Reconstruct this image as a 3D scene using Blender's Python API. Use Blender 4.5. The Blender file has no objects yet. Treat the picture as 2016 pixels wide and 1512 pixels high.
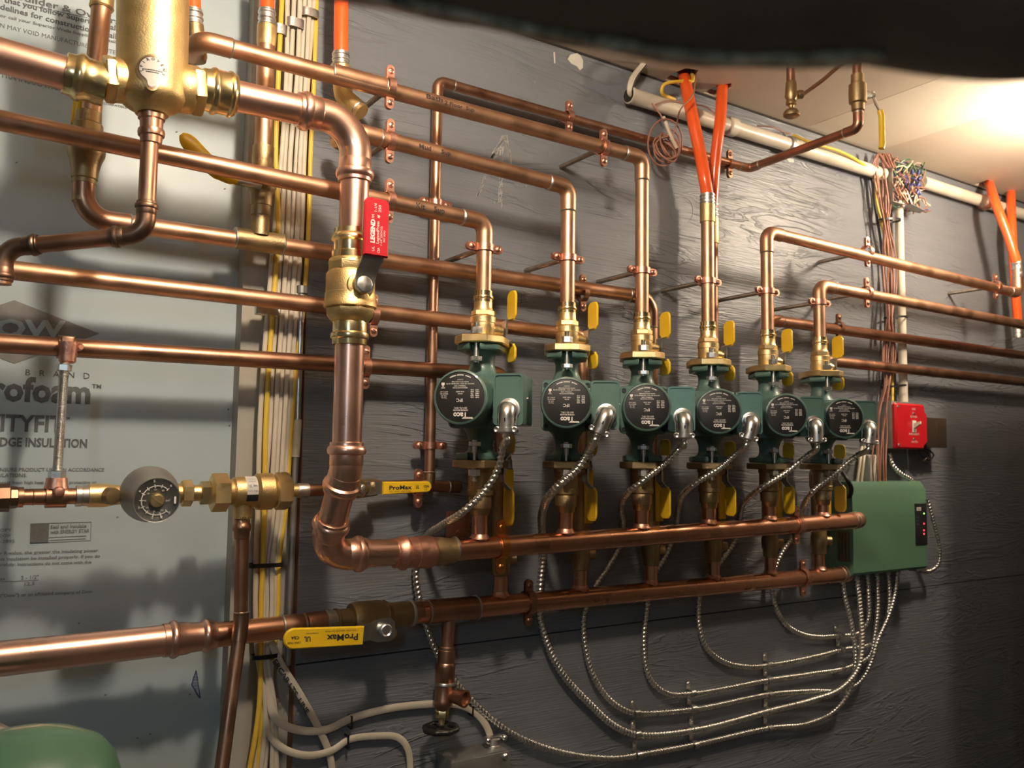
import bpy, bmesh, math, random
from math import sin, cos, pi, radians, sqrt, atan2, hypot
from mathutils import Vector, Matrix, Quaternion
random.seed(7)
S = bpy.context.scene
COL = S.collection

# ---------------------------------------------------------------- camera
W, H, FPX = 2016, 1512, 1704.2
YAW, PITCH, ROLL = 0.5830176, 0.0837258, 0.0136005
CAMD, CAMH = 1.157, 1.5
O = Vector((0, -CAMD, CAMH))
_f = Vector((sin(YAW)*cos(PITCH), cos(YAW)*cos(PITCH), sin(PITCH)))
_r0 = Vector((cos(YAW), -sin(YAW), 0)); _u0 = _r0.cross(_f)
_r = _r0*cos(ROLL) + _u0*sin(ROLL); _u = -_r0*sin(ROLL) + _u0*cos(ROLL)
cam_d = bpy.data.cameras.new('camera'); cam = bpy.data.objects.new('camera', cam_d); COL.objects.link(cam)
cam.matrix_world = Matrix(((_r.x, _u.x, -_f.x, O.x), (_r.y, _u.y, -_f.y, O.y), (_r.z, _u.z, -_f.z, O.z), (0, 0, 0, 1)))
cam_d.sensor_width = 36; cam_d.lens = FPX/W*36; cam_d.clip_start = 0.02
cam_d.dof.use_dof = True; cam_d.dof.focus_distance = 1.2; cam_d.dof.aperture_fstop = 8.0
S.camera = cam

# ---------------------------------------------------------------- world, lights, exposure
S.view_settings.view_transform = 'Standard'; S.view_settings.look = 'None'
S.view_settings.gamma = 1; S.view_settings.use_curve_mapping = False
S.view_settings.exposure = 0.55
wd = bpy.data.worlds.new('world'); S.world = wd; wd.use_nodes = True
wd.node_tree.nodes['Background'].inputs[0].default_value = (1.0, 0.86, 0.70, 1)
wd.node_tree.nodes['Background'].inputs[1].default_value = 0.045
LAMP_A = Vector((0.32, -0.68, CAMH+0.60))      # bulb above and left of the camera
LAMP_B = Vector((1.83, -0.45, CAMH+0.585))     # bulb beyond the right edge
LAMP_C = Vector((-0.8, -2.1, CAMH+0.45))       # bulb further back in the room
LS_A, LS_B, LS_C = 370, 255, 70                # glow of the three bulbs

# ---------------------------------------------------------------- helpers
def ray(px, py):
    return _r*((px-W/2)/FPX) - _u*((py-H/2)/FPX) + _f
def at(px, py, off=0.0):                 # point at a distance off in front of the plywood wall (y = 0)
    v = ray(px, py); return O + v*((CAMD-off)/v.y)
def atX(px, py, X):
    v = ray(px, py); return O + v*(X/v.x)
def atZ(px, py, Z):
    v = ray(px, py); return O + v*((Z-O.z)/v.z)
def dep(p): return (p-O).dot(_f)
def mpx(n, p): return n*dep(p)/FPX       # metres that n pixels span at p

def empty(name, loc, label, cat, group=None):
    o = bpy.data.objects.new(name, None); COL.objects.link(o); o.location = loc
    o.empty_display_size = 0.01
    tag(o, label, cat, group); return o
def tag(o, label=None, cat=None, group=None, kind=None):
    if label: o['label'] = label
    if cat: o['category'] = cat
    if group: o['group'] = group
    if kind: o['kind'] = kind
    return o

def frames(pts):
    pts = [Vector(p) for p in pts]; n = len(pts); T = []
    for i in range(n):
        a = pts[max(i-1, 0)]; b = pts[min(i+1, n-1)]; T.append((b-a).normalized())
    t = T[0]; up = Vector((0, 0, 1)) if abs(t.z) < 0.9 else Vector((0, 1, 0))
    N = [(up - t*up.dot(t)).normalized()]
    for i in range(1, n):
        q = T[i-1].rotation_difference(T[i]); v = q @ N[-1]; N.append((v - T[i]*v.dot(T[i])).normalized())
    return pts, T, N
def smooth(pts, n=8):
    P = [Vector(p) for p in pts]; out = []
    if len(P) < 3: return P
    for i in range(len(P)-1):
        p0 = P[i-1] if i else P[0]*2-P[1]; p1 = P[i]; p2 = P[i+1]; p3 = P[i+2] if i+2 < len(P) else P[-1]*2-P[-2]
        d1 = sqrt(max((p1-p0).length, 1e-5)); d2 = sqrt(max((p2-p1).length, 1e-5)); d3 = sqrt(max((p3-p2).length, 1e-5))
        m1 = (p2-p1) + ((p1-p0)/d1 - (p2-p0)/(d1+d2))*d2
        m2 = (p2-p1) + ((p3-p2)/d3 - (p3-p1)/(d2+d3))*d2
        for k in range(n):
            t = k/n; t2 = t*t; t3 = t2*t
            out.append(p1*(2*t3-3*t2+1) + m1*(t3-2*t2+t) + p2*(-2*t3+3*t2) + m2*(t3-t2))
    out.append(P[-1]); return out
def resample(pts, step):
    out = [pts[0].copy()]; need = step
    for a, b in zip(pts, pts[1:]):
        L = (b-a).length; d = need
        while d <= L:
            out.append(a.lerp(b, d/L)); d += step
        need = d-L
    return out

class MB:
    def __init__(s): s.v = []; s.f = []; s.m = []; s.mi = 0
    def add(s, vs, fs):
        b = len(s.v); s.v += [Vector(v) for v in vs]; s.f += [tuple(i+b for i in f) for f in fs]; s.m += [s.mi]*len(fs); return s
    def rings(s, R, closed=False, caps=True):
        n = len(R[0]); vs = [v for r in R for v in r]; fs = []
        m = len(R)
        for i in range(m if closed else m-1):
            j = (i+1) % m
            for k in range(n):
                l = (k+1) % n
                fs.append((i*n+k, i*n+l, j*n+l, j*n+k))
        if caps and not closed:
            fs.append(tuple(range(n-1, -1, -1))); fs.append(tuple((m-1)*n+k for k in range(n)))
        return s.add(vs, fs)
    def tube(s, pts, r, n=16, caps=True, flat=None, rfun=None):
        P, T, N = frames(pts); R = []; acc = 0
        for i, p in enumerate(P):
            if i: acc += (P[i]-P[i-1]).length
            b = T[i].cross(N[i]); ri = r[i] if isinstance(r, (list, tuple)) else r
            ring = []
            for k in range(n):
                a = 2*pi*k/n; rr = rfun(acc, a, ri) if rfun else ri
                d = (N[i]*cos(a) + b*sin(a))*rr
                if flat: d = Vector((d.x, d.y*flat, d.z))
                ring.append(p+d)
            R.append(ring)
        return s.rings(R, caps=caps)
    def lathe(s, p, ax, prof, n=32, poly=None, rot=0):   # prof: (t, r) ; r may carry n-gon sections through poly
        p = Vector(p); ax = Vector(ax).normalized()
        up = Vector((0, 0, 1)) if abs(ax.z) < 0.9 else Vector((0, -1, 0))
        e1 = (up - ax*up.dot(ax)).normalized(); e2 = ax.cross(e1)
        R = []
        for t, r in prof:
            R.append([p + ax*t + (e1*cos(2*pi*k/n+rot) + e2*sin(2*pi*k/n+rot))*max(r, 1e-5) for k in range(n)])
        return s.rings(R)
    def hexa(s, p, ax, h, r, rot=0, ch=0.12):
        c = r*ch
        return s.lathe(p, ax, [(0, r-c), (c*0.6, r), (h-c*0.6, r), (h, r-c)], 6, rot=rot)
    def box(s, c, sz, M=None, bev=0.0):
        x, y, z = [d/2 for d in sz]; c = Vector(c)
        if bev > 0:
            b = min(bev, x*0.9, y*0.9, z*0.9); bm = bmesh.new()
            bmesh.ops.create_cube(bm, size=1)
            for v in bm.verts: v.co = Vector((v.co.x*2*x, v.co.y*2*y, v.co.z*2*z))
            bmesh.ops.bevel(bm, geom=bm.edges[:]+bm.verts[:], offset=b, segments=2, affect='EDGES', profile=0.6)
            vs = [v.co.copy() for v in bm.verts]; bm.verts.index_update(); fs = [tuple(v.index for v in f.verts) for f in bm.faces]; bm.free()
        else:
            vs = [Vector((i*x, j*y, k*z)) for i in (-1, 1) for j in (-1, 1) for k in (-1, 1)]
            fs = [(0, 1, 3, 2), (4, 6, 7, 5), (0, 4, 5, 1), (2, 3, 7, 6), (0, 2, 6, 4), (1, 5, 7, 3)]
        vs = [(M @ v if M else v)+c for v in vs]
        return s.add(vs, fs)
    def prism(s, poly, h, M, bev=0):      # 2D polygon in local xy, extruded along local z by h, placed by 4x4 M
        if bev:
            def ins(P, d):
                out = []; n = len(P)
                for i in range(n):
                    a, b, c = Vector(P[i-1]), Vector(P[i]), Vector(P[(i+1) % n])
                    e1 = (b-a).normalized(); e2 = (c-b).normalized(); nn = Vector((-e1.y-e2.y, e1.x+e2.x))
                    if nn.length < 1e-6: nn = Vector((-e1.y, e1.x))
                    nn.normalize(); out.append(b+nn*d)
                return out
            ar = sum(P[0]*Q[1]-Q[0]*P[1] for P, Q in zip(poly, poly[1:]+poly[:1]))
            d = bev if ar > 0 else -bev
            q = ins(poly, d)
            L = [(q, 0), (poly, bev), (poly, h-bev), (q, h)]
        else: L = [(poly, 0), (poly, h)]
        R = [[M @ Vector((p[0], p[1], z)) for p in P] for P, z in L]
        return s.rings(R)
    def build(s, name, mat, parent=None, label=None, cat=None, group=None, kind=None, sharp=38, M=None):
        me = bpy.data.meshes.new(name)
        off = Vector((0, 0, 0))
        q = parent
        while q is not None: off = off + Vector(q.location); q = q.parent
        vs = [(v-off) for v in s.v]; loc = None
        if parent is None and M is None and vs:
            loc = Vector((sum(v.x for v in vs)/len(vs), sum(v.y for v in vs)/len(vs), min(v.z for v in vs)))
            vs = [v-loc for v in vs]
        me.from_pydata(vs, [], s.f)
        mats = mat if isinstance(mat, (list, tuple)) else [mat]
        for m in mats: me.materials.append(m)
        for p, i in zip(me.polygons, s.m): p.material_index = i; p.use_smooth = True
        bm = bmesh.new(); bm.from_mesh(me); bmesh.ops.recalc_face_normals(bm, faces=bm.faces); bm.to_mesh(me); bm.free()
        me.set_sharp_from_angle(angle=radians(sharp))
        o = bpy.data.objects.new(name, me); COL.objects.link(o)
        if parent is not None: o.parent = parent
        if loc is not None: o.location = loc
        tag(o, label, cat, group, kind); return o

_tc = {}
def text_geo(txt, offset=0.0, align='CENTER'):
    key = (txt, offset, align)
    if key in _tc: return _tc[key]
    c = bpy.data.curves.new('t', 'FONT'); c.body = txt; c.align_x = align; c.size = 1; c.offset = offset; c.resolution_u = 2
    o = bpy.data.objects.new('t', c); COL.objects.link(o)
    dg = bpy.context.evaluated_depsgraph_get(); me = o.evaluated_get(dg).to_mesh()
    vs = [v.co.copy() for v in me.vertices]; fs = [tuple(p.vertices) for p in me.polygons]
    o.evaluated_get(dg).to_mesh_clear(); bpy.data.objects.remove(o); bpy.data.curves.remove(c)
    _tc[key] = (vs, fs); return vs, fs
def text_fit(mb, txt, A, B, up, h, nrm, bold=0.0, lift=0.0006, shear=0.0, cyl=None):
    """lettering with its baseline from A to B, capitals h tall along up, lifted off the surface along nrm"""
    vs, fs = text_geo(txt, bold, 'LEFT')
    if not vs: return
    x0 = min(v.x for v in vs); x1 = max(v.x for v in vs); A = Vector(A); B = Vector(B)
    ex = (B-A)/(x1-x0); k = h/0.69; up = Vector(up).normalized(); nrm = Vector(nrm).normalized()
    out = []
    for v in vs:
        y = v.y*k
        if cyl:   # wrap on a cylinder of radius cyl, A-B lying on its axis
            a = (y-h/2)/cyl; out.append(A + ex*(v.x-x0) + (nrm*cos(a) + up*sin(a))*(cyl+lift))
        else: out.append(A + ex*(v.x-x0) + ex.normalized()*(y*shear) + up*y + nrm*lift)
    mb.add(out, fs)

# ---------------------------------------------------------------- materials
def mat(name, col, rough=0.5, metal=0.0, col2=None, scale=30, rough2=None, bump=0.0, bscale=200, stretch=None, emit=None, estr=0, coat=0.0, spec=None):
    m = bpy.data.materials.new(name); m.use_nodes = True; nt = m.node_tree; N = nt.nodes; L = nt.links
    b = N['Principled BSDF']; b.inputs['Base Color'].default_value = (*col, 1); b.inputs['Roughness'].default_value = rough; b.inputs['Metallic'].default_value = metal
    if coat: b.inputs['Coat Weight'].default_value = coat
    if spec is not None: b.inputs['Specular IOR Level'].default_value = spec
    tc = N.new('ShaderNodeTexCoord'); mp = N.new('ShaderNodeMapping'); L.new(tc.outputs['Object'], mp.inputs[0])
    if stretch: mp.inputs['Scale'].default_value = stretch
    if col2 is None: col2 = tuple(c*0.86 for c in col)
    nz = N.new('ShaderNodeTexNoise'); nz.inputs['Scale'].default_value = scale; nz.inputs['Detail'].default_value = 4; L.new(mp.outputs[0], nz.inputs['Vector'])
    rp = N.new('ShaderNodeMapRange'); rp.inputs['From Min'].default_value = 0.35; rp.inputs['From Max'].default_value = 0.68; L.new(nz.outputs['Fac'], rp.inputs[0])
    mx = N.new('ShaderNodeMix'); mx.data_type = 'RGBA'; mx.inputs[6].default_value = (*col, 1); mx.inputs[7].default_value = (*col2, 1)
    L.new(rp.outputs[0], mx.inputs[0]); L.new(mx.outputs[2], b.inputs['Base Color'])
    if rough2 is not None:
        rr = N.new('ShaderNodeMapRange'); rr.inputs['To Min'].default_value = rough; rr.inputs['To Max'].default_value = rough2
        n2 = N.new('ShaderNodeTexNoise'); n2.inputs['Scale'].default_value = scale*1.7; L.new(mp.outputs[0], n2.inputs['Vector'])
        rr.inputs['From Min'].default_value = 0.35; rr.inputs['From Max'].default_value = 0.65
        L.new(n2.outputs['Fac'], rr.inputs[0]); L.new(rr.outputs[0], b.inputs['Roughness'])
    if bump:
        n3 = N.new('ShaderNodeTexNoise'); n3.inputs['Scale'].default_value = bscale; n3.inputs['Detail'].default_value = 3; L.new(mp.outputs[0], n3.inputs['Vector'])
        bp = N.new('ShaderNodeBump'); bp.inputs['Strength'].default_value = bump; bp.inputs['Distance'].default_value = 0.001
        L.new(n3.outputs['Fac'], bp.inputs['Height']); L.new(bp.outputs[0], b.inputs['Normal'])
    if emit:
        b.inputs['Emission Color'].default_value = (*emit, 1); b.inputs['Emission Strength'].default_value = estr
    return m

M_COP = mat('copper', (0.67, 0.39, 0.25), 0.38, 1, (0.52, 0.30, 0.18), 22, 0.48)
M_CNEW = mat('bright_copper', (0.90, 0.56, 0.43), 0.27, 1, (0.86, 0.51, 0.38), 9, 0.33)
M_COLD = mat('aged_copper', (0.50, 0.28, 0.18), 0.32, 1, (0.36, 0.19, 0.12), 18, 0.45)
M_CDARK = mat('dark_copper', (0.30, 0.17, 0.11), 0.34, 1, (0.20, 0.13, 0.09), 16, 0.5)
M_CMAN = mat('manifold_copper', (0.72, 0.38, 0.24), 0.25, 1, (0.62, 0.31, 0.19), 9, 0.31)
M_CLAMP = mat('copper_plated_steel', (0.78, 0.42, 0.31), 0.34, 1, (0.66, 0.33, 0.24), 60, 0.46, bump=0.25, bscale=500)
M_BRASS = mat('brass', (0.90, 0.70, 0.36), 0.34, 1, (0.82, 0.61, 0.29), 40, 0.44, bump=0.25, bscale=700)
M_BSAT = mat('cast_brass', (0.72, 0.52, 0.24), 0.42, 1, (0.62, 0.44, 0.19), 30, 0.5, bump=0.35, bscale=600)
M_BOLD_SHADE = mat('aged_and_shaded_brass', (0.46, 0.33, 0.17), 0.42, 1, (0.34, 0.24, 0.13), 30, 0.55, bump=0.3, bscale=500)
M_BPOL = mat('polished_brass', (0.92, 0.74, 0.40), 0.18, 1, (0.86, 0.66, 0.33), 20, 0.26)
M_SOLD = mat('solder', (0.62, 0.60, 0.56), 0.38, 1, (0.5, 0.45, 0.38), 120)
M_STEEL = mat('zinc_steel', (0.72, 0.71, 0.68), 0.28, 1, (0.58, 0.57, 0.54), 80, 0.42)
M_ROD = mat('threaded_rod', (0.42, 0.38, 0.33), 0.42, 1, (0.30, 0.26, 0.22), 60)
M_FLEX = mat('flex_steel', (0.78, 0.76, 0.70), 0.26, 1, (0.70, 0.68, 0.62), 50, 0.34)
M_GREEN = mat('pump_green', (0.080, 0.152, 0.128), 0.36, 0.0, (0.072, 0.138, 0.116), 60, 0.46, bump=0.25, bscale=900, coat=0.25)
M_GTEAL = mat('teal_green', (0.105, 0.215, 0.190), 0.36, 0.2, (0.095, 0.195, 0.175), 200, coat=0.3)
M_GBOX = mat('control_box_green', (0.092, 0.190, 0.118), 0.5, 0.0, (0.088, 0.182, 0.112), 30, bump=0.1, bscale=900)
M_BLK = mat('black_plate', (0.014, 0.0135, 0.013), 0.5, 0, (0.012, 0.0115, 0.011), 40)
M_INKW = mat('white_print', (0.78, 0.74, 0.68), 0.6)
M_INKK = mat('black_print', (0.03, 0.03, 0.03), 0.6)
M_INKG = mat('grey_print', (0.095, 0.100, 0.100), 0.7, 0, (0.125, 0.13, 0.13), 300)
M_INKS = mat('small_grey_print', (0.16, 0.165, 0.165), 0.7, 0, (0.19, 0.195, 0.195), 300)
M_INKB = mat('marker_ink', (0.020, 0.012, 0.010), 0.6)
M_YEL = mat('yellow_vinyl', (0.83, 0.52, 0.018), 0.34, 0, (0.78, 0.48, 0.016), 40, coat=0.3)
M_RED = mat('red_vinyl', (0.44, 0.016, 0.026), 0.36, 0, (0.40, 0.014, 0.023), 40, coat=0.2)
M_REDB = mat('red_painted_steel', (0.54, 0.012, 0.020), 0.28, 0, (0.50, 0.011, 0.018), 30, coat=0.5)
M_PEX = mat('orange_pex', (0.88, 0.115, 0.018), 0.30, 0, (0.80, 0.10, 0.016), 20, coat=0.3)
M_WHT = mat('cream_cable_sheath', (0.60, 0.53, 0.42), 0.45, 0, (0.52, 0.45, 0.35), 20)
M_CYEL = mat('yellow_cable_sheath', (0.72, 0.48, 0.05), 0.42, 0, (0.64, 0.42, 0.05), 20)
M_PVC = mat('cream_pvc', (0.66, 0.60, 0.48), 0.35, 0, (0.55, 0.48, 0.37), 18)
M_WIRE = mat('brown_wire', (0.36, 0.17, 0.12), 0.4, 0, (0.28, 0.12, 0.08), 40)
M_WBLU = mat('blue_wire', (0.05, 0.06, 0.20), 0.4)
M_WGRN = mat('green_wire', (0.08, 0.16, 0.07), 0.4)
M_WWHT = mat('pale_wire', (0.60, 0.50, 0.36), 0.4)
M_TIE = mat('black_nylon', (0.012, 0.012, 0.012), 0.4)
M_GRY = mat('grey_cast_metal', (0.34, 0.33, 0.30), 0.42, 0.7, (0.29, 0.28, 0.25), 30, 0.5)
M_GALV = mat('galvanized_steel', (0.40, 0.40, 0.37), 0.45, 0.8, (0.31, 0.31, 0.29), 40)
M_LEVER = mat('plated_lever', (0.60, 0.60, 0.57), 0.32, 1, (0.5, 0.5, 0.48), 60)
M_TANK = mat('tank_green', (0.05, 0.13, 0.075), 0.4, 0, (0.045, 0.12, 0.07), 20, coat=0.2)
M_PLAST = mat('dark_plastic', (0.05, 0.035, 0.025), 0.25, 0, (0.04, 0.03, 0.02), 20)
M_PAPER = mat('white_label', (0.60, 0.58, 0.52), 0.6)
M_PAINT = mat('white_paint_blob', (0.62, 0.58, 0.50), 0.5)

def wall_mat():
    m = bpy.data.materials.new('grey_painted_plywood'); m.use_nodes = True; nt = m.node_tree; N = nt.nodes; L = nt.links; b = N['Principled BSDF']
    tc = N.new('ShaderNodeTexCoord'); mp = N.new('ShaderNodeMapping'); L.new(tc.outputs['Object'], mp.inputs[0])
    mp.inputs['Scale'].default_value = (1, 1, 6.5)
    n1 = N.new('ShaderNodeTexNoise'); n1.inputs['Scale'].default_value = 3.2; n1.inputs['Detail'].default_value = 5; n1.inputs['Distortion'].default_value = 1.6; L.new(mp.outputs[0], n1.inputs['Vector'])
    w = N.new('ShaderNodeMath'); w.operation = 'MULTIPLY'; w.inputs[1].default_value = 34; L.new(n1.outputs['Fac'], w.inputs[0])
    sn = N.new('ShaderNodeMath'); sn.operation = 'SINE'; L.new(w.outputs[0], sn.inputs[0])
    pw = N.new('ShaderNodeMapRange'); pw.inputs['From Min'].default_value = 0.2; pw.inputs['From Max'].default_value = 1.0; L.new(sn.outputs[0], pw.inputs[0])
    msk = N.new('ShaderNodeTexNoise'); msk.inputs['Scale'].default_value = 5; msk.inputs['Detail'].default_value = 2; L.new(tc.outputs['Object'], msk.inputs['Vector'])
    mr = N.new('ShaderNodeMapRange'); mr.inputs['From Min'].default_value = 0.42; mr.inputs['From Max'].default_value = 0.62; L.new(msk.outputs['Fac'], mr.inputs[0])
    mu = N.new('ShaderNodeMath'); mu.operation = 'MULTIPLY'; L.new(pw.outputs[0], mu.inputs[0]); L.new(mr.outputs[0], mu.inputs[1])
    mp2 = N.new('ShaderNodeMapping'); mp2.inputs['Scale'].default_value = (6, 1, 160); L.new(tc.outputs['Object'], mp2.inputs[0])
    n2 = N.new('ShaderNodeTexNoise'); n2.inputs['Scale'].default_value = 2.2; n2.inputs['Detail'].default_value = 3; L.new(mp2.outputs[0], n2.inputs['Vector'])
    ad = N.new('ShaderNodeMath'); ad.operation = 'MULTIPLY_ADD'; ad.inputs[1].default_value = 0.7; L.new(n2.outputs['Fac'], ad.inputs[0]); L.new(mu.outputs[0], ad.inputs[2])
    bp = N.new('ShaderNodeBump'); bp.inputs['Strength'].default_value = 0.8; bp.inputs['Distance'].default_value = 0.0018; L.new(ad.outputs[0], bp.inputs['Height']); L.new(bp.outputs[0], b.inputs['Normal'])
    n3 = N.new('ShaderNodeTexNoise'); n3.inputs['Scale'].default_value = 4; n3.inputs['Detail'].default_value = 6; L.new(mp.outputs[0], n3.inputs['Vector'])
    cr = N.new('ShaderNodeMix'); cr.data_type = 'RGBA'; cr.inputs[6].default_value = (0.142, 0.149, 0.162, 1); cr.inputs[7].default_value = (0.196, 0.205, 0.222, 1)
    L.new(n3.outputs['Fac'], cr.inputs[0])
    # a few thin bluish paint runs and scuffs that belong to the paint itself
    mp3 = N.new('ShaderNodeMapping'); mp3.inputs['Scale'].default_value = (1.2, 1, 22); L.new(tc.outputs['Object'], mp3.inputs[0])
    n4 = N.new('ShaderNodeTexNoise'); n4.inputs['Scale'].default_value = 2.5; n4.inputs['Detail'].default_value = 2; L.new(mp3.outputs[0], n4.inputs['Vector'])
    r4 = N.new('ShaderNodeMapRange'); r4.inputs['From Min'].default_value = 0.66; r4.inputs['From Max'].default_value = 0.74; r4.inputs['To Max'].default_value = 0.5; L.new(n4.outputs['Fac'], r4.inputs[0])
    c2 = N.new('ShaderNodeMix'); c2.data_type = 'RGBA'; c2.inputs[7].default_value = (0.17, 0.165, 0.25, 1); L.new(cr.outputs[2], c2.inputs[6]); L.new(r4.outputs[0], c2.inputs[0])
    L.new(c2.outputs[2], b.inputs['Base Color'])
    b.inputs['Roughness'].default_value = 0.40; b.inputs['Specular IOR Level'].default_value = 0.5
    return m
M_WALL = wall_mat()
M_FOAM = mat('insulation_facing', (0.40, 0.475, 0.50), 0.40, 0.0, (0.36, 0.43, 0.455), 6, 0.48, bump=0.15, bscale=40)
M_STUD = mat('stud_face', (0.40, 0.375, 0.32), 0.6, 0, (0.35, 0.325, 0.275), 12)
M_EDGE = mat('plywood_edge', (0.22, 0.11, 0.06), 0.7, 0, (0.13, 0.07, 0.04), 30, stretch=(40, 40, 2))
M_CEIL = mat('drywall_ceiling', (0.56, 0.47, 0.37), 0.75, 0, (0.52, 0.43, 0.335), 4, bump=0.1, bscale=300)
M_BAND = mat('joint_compound', (0.64, 0.56, 0.45), 0.75, 0, (0.60, 0.52, 0.42), 4)
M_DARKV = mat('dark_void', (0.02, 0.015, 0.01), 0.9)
M_ROOM = mat('room_wall', (0.30, 0.27, 0.23), 0.8, 0, (0.24, 0.22, 0.19), 3)
M_FLOOR = mat('concrete_floor', (0.17, 0.16, 0.15), 0.7, 0, (0.13, 0.12, 0.11), 5)
# ---------------------------------------------------------------- the room
Z0 = CAMH
ZC = CAMH + 0.706
def slab(name, x0, x1, y0, y1, z0, z1, m, **k):
    return MB().box(((x0+x1)/2, (y0+y1)/2, (z0+z1)/2), (x1-x0, y1-y0, z1-z0)).build(name, m, kind='structure', **k)
XF = at(466, 850, -0.02).x          # foam / stud line
XP = at(597, 850, 0.0).x            # left edge of the plywood
ZS = at(840, 1277, 0.0).z           # joint between the two plywood sheets
FY = 0.045                          # depth of the insulation face behind the plywood face
wb = slab('wall_back', XP, 3.2, 0.0, 0.018, ZS+0.001, ZC, M_WALL)
wb2 = slab('wall_back', XP, 3.2, 0.0, 0.018, 0, ZS-0.001, M_WALL)
slab('trim_1', XP-0.0012, XP, -0.0002, 0.0182, 0, ZC, M_EDGE)
stud = slab('trim_2', XF, XP+0.03, 0.0185, 0.06, 0, ZC, M_STUD)
wl = slab('wall_left', -2.2, XF+0.001, FY, 0.12, 0, ZC, M_FOAM)
slab('wall_rear', -2.2, 3.2, -3.6, -3.5, 0, ZC, M_ROOM)
slab('wall_right', 3.2, 3.3, -3.6, 0.1, 0, ZC, M_ROOM)
slab('wall_side', -2.3, -2.2, -3.6, 0.12, 0, ZC, M_ROOM)
slab('floor', -2.3, 3.3, -3.6, 0.12, -0.1, 0, M_FLOOR)
slab('wall_back', XP+0.03, 3.2, 0.0195, 0.12, 0, ZC, M_DARKV)
# ceiling with two cut-outs for the heating tubes
from mathutils.geometry import tessellate_polygon
def holepts(L): return [atZ(a, b, ZC) for a, b in L]
h1 = holepts([(1300, 162), (1322, 146), (1350, 134), (1376, 138), (1368, 152), (1340, 168), (1318, 176)])
h2 = holepts([(1382, 184), (1412, 168), (1440, 164), (1440, 172), (1424, 180), (1404, 192), (1392, 196)])
h3 = holepts([(1908, 366), (1945, 354), (1953, 358), (1940, 368), (1915, 374)])
def clampy(L): return [Vector((p.x, min(p.y, -0.004), ZC)) for p in L]
h1, h2, h3 = clampy(h1), clampy(h2), clampy(h3)
outer = [Vector((-2.3, -3.6, ZC)), Vector((3.3, -3.6, ZC)), Vector((3.3, 0.12, ZC)), Vector((-2.3, 0.12, ZC))]
tri = tessellate_polygon([outer, h1, h2, h3]); allp = outer+h1+h2+h3
mb = MB(); mb.add(allp, [tuple(t) for t in tri])
for hh in (h1, h2, h3):
    up = [p+Vector((0, 0, 0.013)) for p in hh]; n = len(hh)
    mb.add(hh+up, [(i, (i+1) % n, n+(i+1) % n, n+i) for i in range(n)])
ceil = mb.build('ceiling', M_CEIL, kind='structure')
slab('ceiling', -2.3, 3.3, -3.6, 0.12, ZC+0.10, ZC+0.12, M_DARKV)
# lighter taped joint band across the ceiling
b0 = atZ(1590, 250, ZC); b1 = atZ(1745, 291, ZC)
mb = MB(); mb.box(((b0.x+b1.x)/2, -1.6, ZC+0.0003), (b1.x-b0.x, 3.18, 0.0012)); mb.build('trim_3', M_BAND, kind='structure')

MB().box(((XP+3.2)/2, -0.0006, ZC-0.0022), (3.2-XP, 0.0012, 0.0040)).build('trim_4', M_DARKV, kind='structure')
# marks on the plywood
mb = MB()
blob = [(1117, 117), (1122, 108), (1135, 105), (1142, 110), (1147, 120), (1147, 134), (1141, 139), (1135, 131), (1124, 126)]
def flatpoly(mb, L, off, th=0.0008):
    P = [at(a, b, off) for a, b in L]; Q = [p+Vector((0, -th, 0)) for p in P]; n = len(P)
    mb.add(P+Q, [tuple(range(n)), tuple(range(2*n-1, n-1, -1))]+[(i, (i+1) % n, n+(i+1) % n, n+i) for i in range(n)])
flatpoly(mb, blob, 0.0, 0.0015)
flatpoly(mb, [(1089, 103), (1092, 103), (1093, 125), (1091, 125)], 0.0)
flatpoly(mb, [(1548, 312), (1562, 313), (1563, 320), (1552, 319)], 0.0)
mb.build('paint_spatter', M_PAINT, wb)
mb = MB()
random.seed(3)
def stroke(mb, a, b, w, n, j):
    for i in range(n):
        t = random.random(); x = a[0]+(b[0]-a[0])*t+random.uniform(-j, j); y = a[1]+(b[1]-a[1])*t+random.uniform(-3, 3)
        L = random.uniform(3, 11); dx = (b[0]-a[0]); dy = (b[1]-a[1]); l = hypot(dx, dy); dx /= l; dy /= l
        flatpoly(mb, [(x, y), (x+w, y+0.3), (x+dx*L+w*0.4, y+dy*L), (x+dx*L-w*0.3, y+dy*L)], 0.0, 0.0003)
stroke(mb, (992, 266), (968, 312), 3.2, 90, 3.5); stroke(mb, (968, 312), (940, 385), 1.8, 50, 2.0); stroke(mb, (994, 266), (1004, 312), 2.2, 60, 2.5); stroke(mb, (988, 272), (984, 400), 1.8, 70, 3.5)
for k in range(50):
    x = random.uniform(620, 1850); y = random.uniform(150, 1450); flatpoly(mb, [(x, y), (x+1.5, y), (x+1.2, y+random.uniform(1.5, 6)), (x, y+2)], 0.0, 0.0003)
mb.build('chalk_scuff', mat('chalk', (0.36, 0.35, 0.33), 0.8), wb)
mb = MB()
def arc_ring(mb, cx, cy, rx, ry, w=1.2, a0=0, a1=360, n=26):
    A = [radians(a0+(a1-a0)*i/n) for i in range(n+1)]
    for a, b in zip(A, A[1:]):
        flatpoly(mb, [(cx+rx*cos(a), cy+ry*sin(a)), (cx+(rx+w)*cos(a), cy+(ry+w)*sin(a)), (cx+(rx+w)*cos(b), cy+(ry+w)*sin(b)), (cx+rx*cos(b), cy+ry*sin(b))], 0.0, 0.0006)
arc_ring(mb, 1342, 415, 22, 27); arc_ring(mb, 1222, 738, 8, 8)
mb.build('paint_ridge', M_WALL, wb)

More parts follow.
